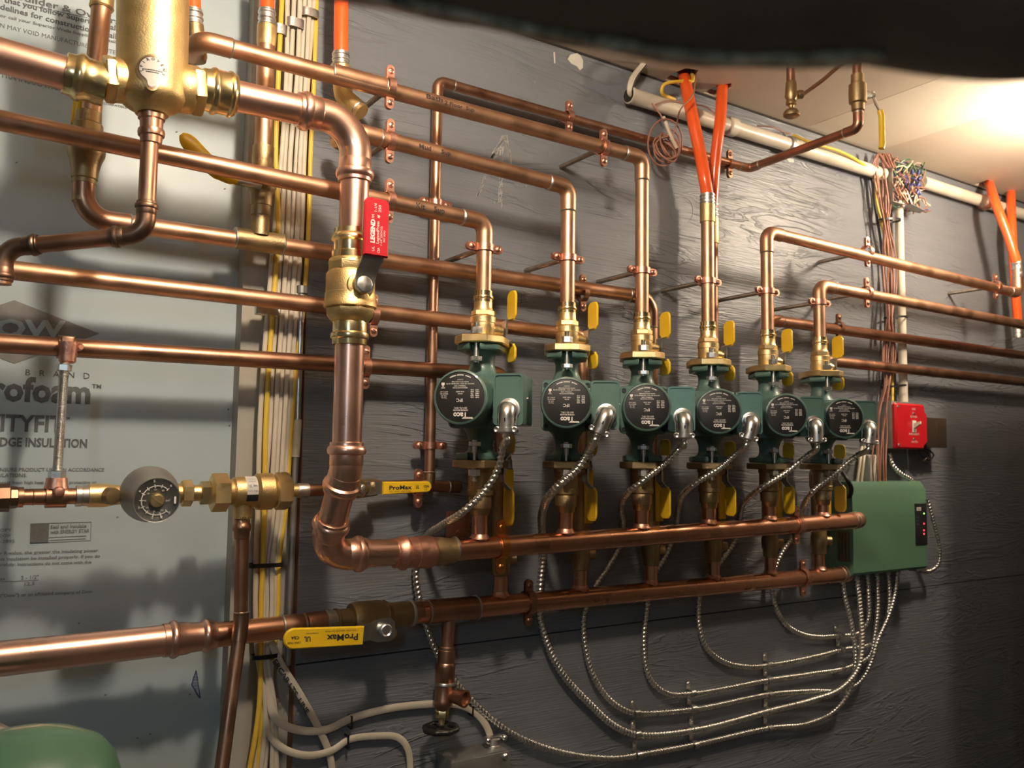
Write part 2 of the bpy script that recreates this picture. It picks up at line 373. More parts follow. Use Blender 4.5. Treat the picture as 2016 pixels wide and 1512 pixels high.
# printing on the insulation board
ink = MB(); small = MB()
UP = Vector((0, 0, 1)); FR = Vector((0, -1, 0))
def ptext(mb, s, x0, y0, x1, y1, h, bold=0.02):
    A = at(x0, y0, -FY); B = at(x1, y1, -FY); text_fit(mb, s, A, B, UP, mpx(h, A), FR, bold, 0.0007)
ptext(ink, 'Builder & Owners', 32, -2, 236, 50, 13)
ptext(ink, 'that you follow Superior Walls', 8, 4, 238, 63, 11)
ptext(ink, 'delines for construction details', 0, 18, 236, 79, 11)
ptext(small, 'or call your Superior Walls Supplier or Installer', 0, 33, 238, 88, 6)
ptext(small, "N MAY VOID MANUFACTURER'S LIMITED", 0, 54, 236, 110, 9, 0.0)
ptext(small, 'TRA INSULATION', 0, 152, 129, 182, 14, 0.01)
ptext(small, 'COMPATIBLE', 202, 205, 250, 214, 4)
ptext(ink, 'B   R   A   N   D', 50, 739, 176, 746, 12, 0.0)
ptext(ink, 'Styrofoam', -112, 783, 177, 794, 48, 0.035)
ptext(ink, 'TM', 181, 764, 199, 765, 8)
ptext(ink, 'CAVITYFIT', -95, 846, 124, 850, 32, 0.03)
ptext(ink, 'TM', 128, 826, 137, 826, 5)
ptext(ink, 'EDGE INSULATION', -12, 878, 171, 881, 17, 0.03)
ptext(small, 'ENSURE PRODUCT USED IN ACCORDANCE', -6, 928, 205, 928, 7)
ptext(small, 'REGULATIONS.', -26, 939, 53, 939, 7)
ptext(small, 'Protect from high heat sources. A protective or', -12, 953, 190, 952, 6)
ptext(small, 'thermal barrier is required over this', -20, 966, 150, 966, 6)
ptext(small, 'COPY', -9, 1047, 23, 1046, 6); ptext(small, 'DOW', 0, 1058, 22, 1057, 6); ptext(small, '-2895', 0, 1069, 29, 1068, 6)
ptext(small, 'Seal and Insulate', 99, 1041, 170, 1038, 7); ptext(small, 'with ENERGY STAR', 99, 1051, 176, 1048, 7)
ptext(small, 'r R-value, the greater the insulating power.', 0, 1092, 195, 1086, 6)
ptext(small, 'this insulation be installed properly. If you do', -8, 1104, 197, 1097, 6)
ptext(small, 'carefully. Instructions do not come with this', -8, 1115, 180, 1109, 6)
ptext(small, 'ss', 0, 1143, 10, 1142, 6); ptext(small, '2 - 1/2"', 41, 1141, 76, 1139, 7); ptext(small, '12.5', 48, 1153, 68, 1151, 6)
ptext(small, '("Dow") or an affiliated company of Dow', 0, 1176, 182, 1167, 6)
for L in ([(62, 1030.5), (180, 1027), (180, 1028), (62, 1031.5)], [(179.3, 1027), (180.3, 1027), (178.6, 1064), (177.6, 1064)], [(59, 1069), (178, 1063.5), (178, 1064.5), (59, 1070)],
          [(97, 1057.5), (170, 1054), (170, 1055.5), (97, 1059)], [(97, 1063), (168, 1059.5), (168, 1061), (97, 1064.5)], [(0, 1145), (76, 1141.5), (76, 1142.5), (0, 1146)], [(48, 7), (172, 35), (172, 36), (48, 8)]):
    flatpoly(small, L, -FY, 0.0006)
flatpoly(ink, [(60, 1031), (97, 1030), (95, 1069), (59, 1070)], -FY, 0.0006)
ink.build('printed_text', M_INKG, wl); small.build('printed_text', M_INKS, wl)
mb = MB(); flatpoly(mb, [(28, 591), (196, 657), (28, 716), (-150, 650)], -FY, 0.0006); mb.build('printed_emblem', mat('emblem_print', (0.17, 0.165, 0.155), 0.7, 0, (0.22, 0.215, 0.2), 60), wl)
mb = MB(); A = at(-66, 660, -FY-0.0); B = at(128, 664, -FY); text_fit(mb, 'DOW', A, B, UP, mpx(33, A), FR, 0.035, 0.0016); mb.build('printed_text', M_FOAM, wl)
mb = MB()
for k in range(16):
    t = k/15; y = 1322+t*44; w = 2+7*sin(pi*min(t*1.1, 1))*0.9
    flatpoly(mb, [(386-w*0.9, y), (386+w*0.55, y), (386+w*0.55, y+0.9), (386-w*0.9, y+1.2)], -FY, 0.0005)
flatpoly(mb, [(385, 1320), (387, 1320), (395, 1374), (393, 1374)], -FY, 0.0006); flatpoly(mb, [(385, 1320), (387, 1321), (378, 1348), (376, 1348)], -FY, 0.0006); flatpoly(mb, [(376, 1348), (378, 1347), (394, 1373), (392, 1375)], -FY, 0.0006)
mb.build('marker_scribble', mat('blue_marker', (0.07, 0.08, 0.17), 0.7), wl)
mb = MB()
for (x, y) in [(153, 1227), (205, 1368), (371, 1367), (293, 1445), (268, 1453), (226, 1503), (447, 806), (449, 838), (229, 1018), (345, 260), (395, 300), (416, 340), (440, 372), (30, 320)]:
    flatpoly(mb, [(x, y), (x+3, y-2), (x+5, y), (x+2, y+2)], -FY, 0.0006)
mb.build('dent', M_INKS, wl)

# ---------------------------------------------------------------- pipe kit
def run(parent, pts, r, m, style='sweat', bend=1.0, n=20, mf=None, solder=M_SOLD, ends=(0, 0), sock=1.9):
    """a soldered pipe run through pts: straight 'pipe' parts, 'elbow' parts at the corners, 'solder_joint' rings"""
    pts = [Vector(p) for p in pts]; mf = mf or m; cur = pts[0]; out = []
    rf = r*1.10
    for i in range(1, len(pts)-1):
        a, p, b = pts[i-1], pts[i], pts[i+1]
        d1 = (a-p).normalized(); d2 = (b-p).normalized(); ang = d1.angle(d2)
        R = r*2*bend*0.75; t = R/math.tan(ang/2)
        sl = r*sock
        c = p + (d1+d2).normalized()*(R/sin(ang/2))
        A = p+d1*t; B = p+d2*t; arc = []
        va = A-c; axn = va.cross(B-c).normalized(); tot = va.angle(B-c); K = 10
        for k in range(K+1): arc.append(c + Quaternion(axn, tot*k/K) @ va)
        s0 = A+d1*sl; s1 = B+d2*sl
        mb = MB(); mb.tube([s0]+arc+[s1], rf, n)
        if style == 'press':
            for q, d in ((s0, d1), (s1, d2)):
                mb.lathe(q, -d, [(-0.0005, rf*1.0), (0, rf*1.05), (r*0.10, rf*1.05), (r*0.22, rf*1.06), (r*0.34, rf*1.17), (r*0.55, rf*1.21), (r*0.75, rf*1.17), (r*0.85, rf*1.03), (r*1.5, rf*1.03), (r*1.55, rf)], 28)
        mb.build('elbow', mf, parent)
        if style == 'sweat':
            for q, d in ((s0, d1), (s1, d2)):
                MB().lathe(q, d, [(-0.0006, rf*1.0), (0.0, rf*1.03), (0.0012, rf*1.0), (0.0022, r*1.02)], 20).build('solder_joint', solder, parent)
        MB().tube([cur, s0], r, n).build('pipe', m, parent)
        cur = s1
    MB().tube([cur, pts[-1]], r, n).build('pipe', m, parent)
    return parent
def coupling(parent, p, d, r, L, m, style='sweat', name='coupling', big=1.12):
    d = Vector(d).normalized(); rf = r*big
    if style == 'sweat':
        MB().lathe(p-d*L/2, d, [(0, r*1.01), (0.0005, rf), (L-0.0005, rf), (L, r*1.01)], 24).build(name, m, parent)
        for s in (-1, 1): MB().lathe(p+d*(s*L/2), d*s, [(-0.0008, rf), (0, rf*1.03), (0.0012, rf), (0.0022, r*1.01)], 20).build('solder_joint', M_SOLD, parent)
    else:
        prof = []
        a = rf*1.03; b = rf*1.2
        prof = [(0, r*1.01), (0.0003, a), (L*.06, a), (L*.10, b*.98), (L*.14, b), (L*.18, b*.98), (L*.22, a), (L*.38, a), (L*.42, rf), (L*.58, rf), (L*.62, a), (L*.78, a), (L*.82, b*.98), (L*.86, b), (L*.90, b*.98), (L*.94, a), (L-.0003, a), (L, r*1.01)]
        MB().lathe(p-d*L/2, d, prof, 32).build(name, m, parent)
def lathe_px(A, B, off, stops, vert=False, n=32, hexs=False):
    """lathe whose axis runs through two image points on the plane off; stops are (x or y in the photo, diameter in photo pixels)"""
    mb = MB(); k = 1 if vert else 0
    def ptat(s):
        t = (s-A[k])/(B[k]-A[k]); return at(A[0]+(B[0]-A[0])*t, A[1]+(B[1]-A[1])*t, off)
    P = [ptat(s) for s, d in stops]; ax = (P[-1]-P[0]).normalized()
    prof = [((p-P[0]).dot(ax), mpx(d, p)/2) for p, (s, d) in zip(P, stops)]
    mb.lathe(P[0], ax, prof, 6 if hexs else n); return mb
def line_pt(A, B, off, s, vert=False):
    k = 1 if vert else 0; t = (s-A[k])/(B[k]-A[k]); return at(A[0]+(B[0]-A[0])*t, A[1]+(B[1]-A[1])*t, off)

def clamp(p, axis, r, label, group, m=M_CLAMP, rod=True, w=0.011, ear=0.017, name='pipe_clamp', off=None, rodr=0.0042):
    """split ring hanger round a pipe; axis 'x' = horizontal pipe (ears up and down), 'z' = vertical pipe (ears left and right)"""
    p = Vector(p); t = 0.0022; e = empty(name, p, label, 'pipe clamp', group)
    ax = Vector((1, 0, 0)) if axis == 'x' else Vector((0, 0, 1)); lat = Vector((0, 0, 1)) if axis == 'x' else Vector((1, 0, 0))
    fr = Vector((0, -1, 0))
    for s, nm in ((1, 'front_strap'), (-1, 'rear_strap')):
        mb = MB(); R = []
        K = 14; ri = r*1.03; ro = ri+t
        for k in range(K+1):
            a = -pi/2*0.93+pi*0.93*k/K
            ci = lat*sin(a)*ri+fr*s*cos(a)*ri; co = lat*sin(a)*ro+fr*s*cos(a)*ro
            hw = w/2*(1.0-0.12*abs(cos(a)))
            R.append([p+ci-ax*hw, p+ci+ax*hw, p+co+ax*hw, p+co-ax*hw])
        mb.rings(R)
        for q in (-1, 1):
            poly = []
            x0 = ri*0.97; x1 = ro+ear
            hw = w/2*1.05
            poly = [(x0, -hw), (x1-hw, -hw)]+[(x1-hw+hw*cos(b), hw*sin(b)) for b in [radians(-75+15*i) for i in range(11)]]+[(x1-hw, hw), (x0, hw)]
            M = Matrix.Identity(4)
            for i in range(3): M[i][0] = (lat*q)[i]; M[i][1] = ax[i]; M[i][2] = (fr*s)[i]; M[i][3] = (p+fr*s*0.0008)[i]
            mb.prism(poly, t, M)
        mb.build(nm, m, e)
    for q in (-1, 1):
        c = p+lat*q*(r+t+ear*0.5)+fr*(0.0008+t)
        sc = MB().lathe(c, fr, [(0, 0.0042), (0.0012, 0.0042), (0.0024, 0.0030), (0.0028, 0.0)], 14)
        sc.lathe(c-fr*0.009, fr, [(0, 0.002), (0.009, 0.002)], 8)
        so = sc.build('screw', m, e)
        MB().box(c+fr*0.0026, (0.0062, 0.0008, 0.0010), Matrix.Rotation(random.uniform(0, 3), 3, 'Y')).build('screw_slot', M_CDARK, so)
    if rod:
        L = -p.y - r*1.0
        b = p-fr*(r+t)
        MB().hexa(b+fr*0.001, -fr, 0.006, 0.0075).build('rod_socket', m, e)
        mb = MB(); q0 = b; q1 = Vector((p.x, 0.004, p.z))
        n = int((q0-q1).length/0.0011)
        mb.tube([q0.lerp(q1, i/n) for i in range(n+1)], [rodr*(1.0 if i % 2 else 0.90) for i in range(n+1)], 10)
        mb.build('threaded_rod', M_ROD, e)
    return e

def flex(pts, r, label, group=None, pitch=0.0070, name='flexible_conduit'):
    P = resample(smooth(pts, 10), pitch/8)
    def rf(s, a, rr):
        ph = (s/pitch - a/(2*pi)) % 1.0
        return rr*(0.82+0.26*max(0, sin(pi*ph/0.7))**0.6) if ph < 0.7 else rr*0.80
    return MB().tube(P, r, 14, rfun=rf).build(name, M_FLEX, None, label, 'conduit', group, sharp=60)
def cable(pts, r, m, label, cat='cable', group=None, name='electrical_cable', flat=None, n=10, k=8):
    return MB().tube(smooth(pts, k), r, n, flat=flat).build(name, m, None, label, cat, group)
# ---------------------------------------------------------------- offsets
FP = 0.114       # plane of the supply pipes and pumps
RP = 0.042       # plane of the return pipes
XP_ = [0.637, 0.787, 0.938, 1.089, 1.241, 1.389]
ZPC = Z0 + 0.0755          # pump centre height
HF = 0.0805                # half flange to flange
XR_ = [0.719, 0.872, 1.024, 1.175, 1.327, 1.472]
ordinal = ['leftmost', 'second', 'third', 'fourth', 'fifth', 'rightmost']

# ---------------------------------------------------------------- circulator pump (local: z up, motor towards -y)
def octo(hx, hy, c): return [(-hx, -hy+c*1.35), (-hx+c, -hy), (hx-c, -hy), (hx, -hy+c*1.35), (hx, hy-c*1.35), (hx-c, hy), (-hx+c, hy), (-hx, hy-c*1.35)]
PROTO = {}
def pump_text(mb, s, x, z, w, h, y, bold=0.0):      # printed upside down on the round plate; x,z in metres as the photo shows them
    A = Vector((x+w/2, y, z)); B = Vector((x-w/2, y, z)); text_fit(mb, s, A, B, Vector((0, 0, -1)), h, Vector((0, -1, 0)), bold, 0.0003)
def make_pump(e, conn_rot, teal):
    # castings
    mb = MB()
    for s in (1, -1):
        poly = []
        hx, hy = 0.0300, 0.046
        nb = 0.0075
        for q in (-1, 1):
            if q == -1: poly += [(-hx, -hy*0.55), (-hx*0.55, -hy*0.86), (-nb, -hy*0.96), (-nb, -hy*0.66), (-nb*0.6, -hy*0.60), (nb*0.6, -hy*0.60), (nb, -hy*0.66), (nb, -hy*0.96), (hx*0.55, -hy*0.86), (hx, -hy*0.55)]
            else: poly += [(hx, hy*0.55), (hx*0.55, hy*0.86), (nb, hy*0.96), (nb, hy*0.66), (nb*0.6, hy*0.60), (-nb*0.6, hy*0.60), (-nb, hy*0.66), (-nb, hy*0.96), (-hx*0.55, hy*0.86), (-hx, hy*0.55)]
        z0 = HF-0.0095 if s > 0 else -HF
        M = Matrix.Translation((0, 0, z0)); mb.prism(poly, 0.0095, M, 0.0018)
        mb.lathe((0, 0, s*HF), (0, 0, -s), [(0.0005, 0.024), (0.0095, 0.0235), (0.013, 0.0190), (0.018, 0.0172), (0.028, 0.0175), (0.038, 0.021), (0.047, 0.029), (0.056, 0.033)], 32)
    mb.lathe((0, 0.016, 0), (0, -1, 0), [(0, 0.020), (0.004, 0.030), (0.012, 0.037), (0.034, 0.038), (0.040, 0.036)], 40)
    # square mounting plate with ears
    pl = []
    for cx, cz in ((1, -1), (1, 1), (-1, 1), (-1, -1)):
        for k in range(5):
            a = atan2(cz, cx)+radians(-45+22.5*k); pl.append((cx*0.0300+0.0075*cos(a), cz*0.0300+0.0075*sin(a)))
    M = Matrix(((1, 0, 0, 0), (0, 0, -1, -0.030), (0, 1, 0, 0), (0, 0, 0, 1)))
    mb.prism(pl, 0.008, M, 0.0012)
    mb.build('pump_casting', M_GREEN, e, M=1)
    for cx in (-1, 1):
        for cz in (-1, 1):
            MB().lathe((cx*0.0305, -0.038, cz*0.0305), (0, -1, 0), [(0, 0.0036), (0.0022, 0.0036), (0.0022, 0.0022), (0.0008, 0.002)], 12).build('plate_screw', M_TIE, e, M=1)
    # motor shell
    mb = MB()
    mb.lathe((0, -0.036, 0), (0, -1, 0), [(0, 0.0348), (0.010, 0.0345), (0.050, 0.0338), (0.0655, 0.0335), (0.0685, 0.0340), (0.0700, 0.0356), (0.0730, 0.0362), (0.0755, 0.0352), (0.0765, 0.0330), (0.0752, 0.0326)], 56)
    mb.build('motor_housing', M_GREEN, e, M=1)
    yF = -0.1116
    np_ = MB().lathe((0, yF+0.001, 0), (0, -1, 0), [(0, 0.0325), (0.0006, 0.0325), (0.0008, 0.0320)], 56).build('nameplate', M_BLK, e, M=1)
    t = MB(); y = yF+0.0002
    pump_text(t, 'Taco', 0.0010, -0.0200, 0.0190, 0.0068, y, 0.035)
    for k, (a, b) in enumerate(((0.000, 0.0150), (0.0020, 0.0140), (0.004, 0.011))):
        t.prism([(a+0.0035, -0.0278-0.0012*k*0), (b+0.0035, -0.0278), (b+0.0029, -0.0268), (a+0.0029, -0.0268)], 0.0003, Matrix(((1, 0, 0, 0), (0, 0, -1, y), (0, 1, 0, 0.0011*k), (0, 0, 0, 1)))) if k < 2 else None
    pump_text(t, 'CARTRIDGE CIRCULATOR', 0.001, -0.0160, 0.0200, 0.0018, y, 0.03)
    pump_text(t, '007-F5-7IFC', 0.001, -0.0125, 0.0175, 0.0026, y, 0.0)
    pump_text(t, 'IFC', -0.0005, -0.0020, 0.0085, 0.0042, y, 0.02)
    pump_text(t, 'MODEL', 0.000, 0.0050, 0.0065, 0.0013, y, 0.02); pump_text(t, 'FOR 2009', 0.000, 0.0078, 0.0105, 0.0015, y, 0.02)
    for z, s, w in ((0.0128, 'IMPEDANCE PROTECTED', 0.0200), (0.0152, 'THERMALLY SAFE', 0.0160), (0.0180, 'INDOOR USE ONLY / MAXIMUM 150 PSI', 0.0370), (0.0206, 'WATER CIRCULATING PUMP', 0.0230), (0.0234, 'CLASS F', 0.0080)):
        pump_text(t, s, 0.000, z, w, 0.0014, y, 0.02)
    for i in range(26):     # arc of lettering along the top edge of the plate
        a = radians(62+56*i/25); c = Vector((0.0288*cos(a), y, 0.0288*sin(a)))
        if i in (7, 8, 17): continue
        dx = Vector((sin(a), 0, -cos(a))); dz = Vector((cos(a), 0, sin(a)))
        t.add([c-dx*0.0005-dz*0.0007, c+dx*0.0005-dz*0.0007, c+dx*0.0005+dz*0.0007, c-dx*0.0005+dz*0.0007], [(0, 1, 2, 3)])
        t.v[-4:] = [v+Vector((0, -0.0003, 0)) for v in t.v[-4:]]
    for k, (a, b) in enumerate((('HP', '1/25'), ('RPM', '3250'), ('AMPS', '.76'), ('HZ', '60'), ('VOLTS', '115'))):
        z = 0.0005+0.0024*k
        pump_text(t, a, 0.0228, z, 0.0048, 0.0015, y, 0.03); pump_text(t, b, 0.0162, z, 0.0042, 0.0015, y, 0.03)
    for k, s in enumerate(('Taco, Inc.', 'CR, RI', 'MADE IN USA', 'US PAT. 5 / 267')):
        pump_text(t, s, -0.0215, -0.0004+0.0026*k, 0.0105 if k > 1 else 0.0075, 0.0014, y, 0.02)
    for k in range(3):
        t.prism([(-0.0230-0.0026+k*0.0009, 0.0115+k*0.0006), (-0.0230+0.0026-k*0.0009, 0.0115+k*0.0006), (-0.0230+0.0030-k*0.0009, 0.0120+k*0.0006), (-0.0230-0.0030+k*0.0009, 0.0120+k*0.0006)], 0.0003, Matrix(((1, 0, 0, 0), (0, 0, -1, y), (0, 1, 0, 0.0006*k), (0, 0, 0, 1))))
    t.box((-0.0230, y-0.0002, 0.0172), (0.0042, 0.0003, 0.0034)); t.box((-0.0230, y-0.0003, 0.0152), (0.0014, 0.0003, 0.0020))
    t.build('printed_text', M_INKW, np_, M=1)
    # junction box with its cover
    gm = M_GTEAL if teal else M_GREEN
    bx0, bx1, bz0, bz1 = 0.0335, 0.0745, -0.034, 0.034
    mb = MB(); mb.box(((bx0+bx1)/2, -0.036, 0.0), (bx1-bx0, 0.062, bz1-bz0), None, 0.004)
    mb.box((0.034, -0.036, 0.0), (0.012, 0.040, 0.050), None, 0.003)
    jb = mb.build('junction_box', M_GREEN, e, M=1)
    mb = MB(); P = []
    def rr(x0, x1, z0, z1, c):
        o = []
        for cx, cz, a0 in ((x1-c, z0+c, -90), (x1-c, z1-c, 0), (x0+c, z1-c, 90), (x0+c, z0+c, 180)):
            for k in range(5): a = radians(a0+22.5*k); o.append((cx+c*cos(a), cz+c*sin(a)))
        return o
    MM = Matrix(((1, 0, 0, 0), (0, 0, -1, -0.067), (0, 1, 0, 0), (0, 0, 0, 1)))
    mb.prism(rr(bx0+0.001, bx1+0.0004, bz0-0.0004, bz1+0.0004, 0.005), 0.0035, MM, 0.0008)
    MM2 = Matrix(((1, 0, 0, 0), (0, 0, -1, -0.0700), (0, 1, 0, 0), (0, 0, 0, 1)))
    # raised rim of the cover
    oi = rr(bx0+0.001, bx1+0.0004, bz0-0.0004, bz1+0.0004, 0.005); ii = rr(bx0+0.0032, bx1-0.0022, bz0+0.0022, bz1-0.0022, 0.004)
    mb.rings([[MM2 @ Vector((p[0], p[1], 0)) for p in oi], [MM2 @ Vector((p[0], p[1], 0.0022)) for p in oi], [MM2 @ Vector((p[0], p[1], 0.0022)) for p in ii], [MM2 @ Vector((p[0], p[1], 0)) for p in ii]], caps=False)
    mb.build('cover', gm, jb, M=1)
    MB().lathe((bx1+0.0002, -0.045, 0.002), (1, 0, 0), [(0, 0.0026), (0.0012, 0.0026), (0.0022, 0.0016), (0.0024, 0)], 12).build('screw', M_STEEL, jb, M=1)
    # right-angle cable connector on the cover
    c = Vector((0.0565, -0.0705, -0.013)); R = Matrix.Rotation(conn_rot, 4, 'Y'); D = R @ Vector((0, 0, -1)); Sx = R @ Vector((1, 0, 0)); F = Vector((0, -1, 0))
    mb = MB(); mb.lathe(c, F, [(0, 0.0145), (0.003, 0.0145), (0.0036, 0.012), (0.007, 0.0112), (0.010, 0.0112)], 28)
    arc = [c+F*0.004]
    for k in range(0, 8):
        a = radians(90*k/7); arc.append(c+F*(0.006+0.012*sin(a))+D*(0.010-0.010*cos(a))*1.0)
    arc += [c+F*0.018+D*0.016, c+F*0.018+D*0.027]
    mb.tube(arc, 0.0100, 22)
    mb.lathe(c+F*0.0175+D*0.024, D, [(0, 0.0085), (0.001, 0.0108), (0.0065, 0.0108), (0.0075, 0.0095), (0.009, 0.0075)], 22)
    for q in (-1, 1):
        b = c+F*0.0175+D*0.0275+Sx*q*0.0118
        mb.lathe(b+F*(-0.005), F, [(0, 0.0040), (0.009, 0.0040)], 16)
        mb.box(c+F*0.0175+D*0.0275+Sx*q*0.0085, (0.008, 0.008, 0.006), R.to_3x3())
    # clip yoke round the elbow
    yk = []
    for k in range(15):
        a = radians(180*k/14); yk.append(c+F*0.012+Sx*(0.0124*cos(a))-D*(0.0105*sin(a))+D*0.001)
    yk = [c+F*0.014+Sx*0.0120+D*0.022]+yk+[c+F*0.014-Sx*0.0120+D*0.022]
    mb.tube(yk, 0.00125, 6)
    cc = mb.build('cable_connector', M_STEEL, e, M=1)
    for q in (-1, 1): MB().lathe(c+F*0.0215+D*0.0275+Sx*q*0.0118, F, [(0, 0.0042), (0.0012, 0.0042), (0.002, 0.003), (0.0012, 0.0012)], 14).build('screw', M_STEEL, cc, M=1)
    MB().box(c+F*0.0283+D*0.015, (0.0018, 0.0004, 0.0048), R.to_3x3(), 0.0002).build('slot', M_TIE, cc, M=1)
    # flange bolts
    for s in (1, -1):
        for q in (-1, 1):
            mb = MB(); x, y_ = 0, q*0.0345
            zf = s*HF
            mb.lathe((x, y_, zf-s*0.027), (0, 0, s), [(0, 0.0036), (0.056, 0.0036), (0.0566, 0.003)], 12)
            for z in range(10): mb.lathe((x, y_, zf+s*(0.0175+z*0.0012)), (0, 0, s), [(0, 0.0036), (0.0006, 0.0042), (0.0012, 0.0036)], 12)
            mb.hexa((x, y_, zf+s*0.0125), (0, 0, s), 0.0095, 0.0082, rot=0.5)
            mb.hexa((x, y_, zf-s*(0.0095+0.0155)), (0, 0, s), 0.0065, 0.0085, rot=0.5)
            mb.build('flange_bolt', M_STEEL, e, M=1)
    return e

YAWP = [-46, -37, -38, -38, -35, -33]
CONN = [0, 24, 0, 16, 0, 8]
conn_exit = []
pumplab = ['leftmost green circulator pump, turned furthest left, beside the thin vertical pipe',
 'second green circulator pump from the left, its cable elbow tilted strongly',
 'third green circulator pump from the left, teal box cover, straight cable elbow',
 'fourth green circulator pump from the left, directly below the orange tubes',
 'fifth green circulator pump from the left',
 'rightmost green circulator pump, nearest the red switch box']
first = None
def place(root, loc, rz):
    root.location = loc; root.rotation_euler = (0, 0, radians(rz))
for i in range(6):
    e = empty('circulator_pump', (0, 0, 0), pumplab[i], 'pump', 'green circulator pumps over the copper manifolds')
    make_pump(e, radians(CONN[i]), i == 3 or i == 2)
    place(e, Vector((XP_[i], -FP, ZPC)), YAWP[i])
    Rz = Matrix.Rotation(radians(YAWP[i]), 4, 'Z'); D = Matrix.Rotation(radians(CONN[i]), 4, 'Y') @ Vector((0, 0, -1))
    c = Vector((0.0565, -0.0705, -0.013)) + Vector((0, -0.018, 0)) + D*0.031
    conn_exit.append((e.location + Rz @ c, (Rz @ D)))

# ---------------------------------------------------------------- flanged isolation valves, above and below each pump
def make_isolation(e, s):
    mt = M_BRASS if s > 0 else M_BOLD_SHADE  # lower valves take a darker brass, their shade put into the colour
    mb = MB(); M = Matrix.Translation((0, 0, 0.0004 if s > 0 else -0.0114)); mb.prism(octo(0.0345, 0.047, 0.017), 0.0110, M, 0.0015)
    mb.build('flange', mt, e, M=1)
    z = lambda t: (0, 0, s*t)
    mb = MB()
    if s > 0:
        mb.lathe(z(0.011), (0, 0, s), [(0, 0.0165), (0.001, 0.0172), (0.021, 0.0172), (0.022, 0.0180), (0.030, 0.0180), (0.031, 0.0170), (0.0315, 0.0165)], 36)
        mb.hexa(z(0.0424), (0, 0, s), 0.0085, 0.0170)
        mb.lathe(z(0.050), (0, 0, s), [(0, 0.0150), (0.003, 0.0138), (0.0045, 0.0133), (0.0130, 0.0133)], 32)
        mb.build('valve_body', mt, e, M=1)
        mb = MB(); mb.lathe(z(0.0625), (0, 0, s), [(0, 0.0134), (0.004, 0.0134), (0.0048, 0.0145), (0.0066, 0.0149), (0.0084, 0.0145), (0.0092, 0.0132), (0.0160, 0.0132), (0.0165, 0.0120)], 32)
        mb.build('press_socket', M_BPOL if s > 0 else mt, e, M=1)
    else:
        mb.lathe(z(0.011), (0, 0, s), [(0, 0.0190), (0.006, 0.0190), (0.0065, 0.0178), (0.030, 0.0178), (0.031, 0.0186), (0.038, 0.0186), (0.040, 0.0165)], 36)
        mb.lathe(z(0.051), (0, 0, s), [(0, 0.0160), (0.002, 0.0168), (0.016, 0.0160), (0.018, 0.0140), (0.024, 0.0132), (0.026, 0.0120)], 32)
        mb.build('valve_body', mt, e, M=1)
    # stem boss to +x and butterfly handle
    zc = 0.0230 if s > 0 else -0.0150
    MB().lathe((0.014, 0, zc), (1, 0, 0), [(0, 0.0085), (0.010, 0.0082), (0.011, 0.0065), (0.016, 0.0062)], 20).build('stem_boss', mt, e, M=1)
    h = MB(); up = 0.044 if s > 0 else 0.052; dn = 0.046 if s > 0 else 0.070
    x0 = 0.0325
    path = [(x0+0.010, up-0.036), (x0+0.0005, up-0.030 if s > 0 else up-0.034), (x0, 0.010), (x0, -0.010), (x0+0.0005, -0.016), (x0+0.010, -0.024)]
    if s < 0: path = [(x0+0.012, 0.026), (x0+0.0005, 0.014), (x0, 0.008), (x0, -0.010), (x0+0.0005, -0.016), (x0+0.012, -0.028)]
    else: path = [(x0+0.012, 0.020), (x0+0.0005, 0.016), (x0, 0.008), (x0, -0.008), (x0+0.0005, -0.012), (x0+0.011, -0.020)]
    R = []
    for (x, zz) in path:
        hw = 0.0075
        R.append([Vector((x, -hw, zc+zz)), Vector((x, hw, zc+zz)), Vector((x+0.0024, hw, zc+zz)), Vector((x+0.0024, -hw, zc+zz))])
    h.rings(R)
    h.hexa((x0+0.0014, 0, zc), (1, 0, 0), 0.004, 0.0048)
    hh = h.build('handle', M_STEEL, e, M=1)
    xb = path[0][0]+0.0003
    for z0_, z1_ in ((zc+path[0][1]-0.003, zc+(0.061 if s > 0 else 0.052)), (zc-(0.044 if s > 0 else 0.076), zc+path[-1][1]+0.003)):
        hw = 0.0140; c = 0.0095
        L = abs(z1_-z0_); poly = []
        up_ = z1_ > zc and z0_ > zc-0.001
        zt = z1_ if up_ else z0_; zb = z0_ if up_ else z1_; sg = 1 if up_ else -1
        poly = [(-hw*0.55, zb), (-hw, zb+sg*0.007), (-hw, zt-sg*c)]+[(-hw+c-c*cos(radians(a)), zt-sg*(c-c*sin(radians(a)))) for a in (22, 45, 67, 90)]+[(hw-c+c*sin(radians(a)), zt-sg*(c-c*cos(radians(a)))) for a in (0, 22, 45, 67, 90)]+[(hw, zb+sg*0.007), (hw*0.55, zb)]
        Mx = Matrix(((0, 0, 1, xb-0.001), (1, 0, 0, 0), (0, 1, 0, 0), (0, 0, 0, 1)))
        MB().prism(poly, 0.0036, Mx, 0.0011).build('handle_grip', M_YEL, hh, M=1)
    return e
def copy_tree(o, parent=None):
    c = o.copy(); COL.objects.link(c)
    if parent is not None: c.parent = parent
    for ch in list(o.children): copy_tree(ch, c)
    return c
protoU = protoL = None
upl = ['first', 'second', 'third', 'fourth', 'fifth', 'sixth']
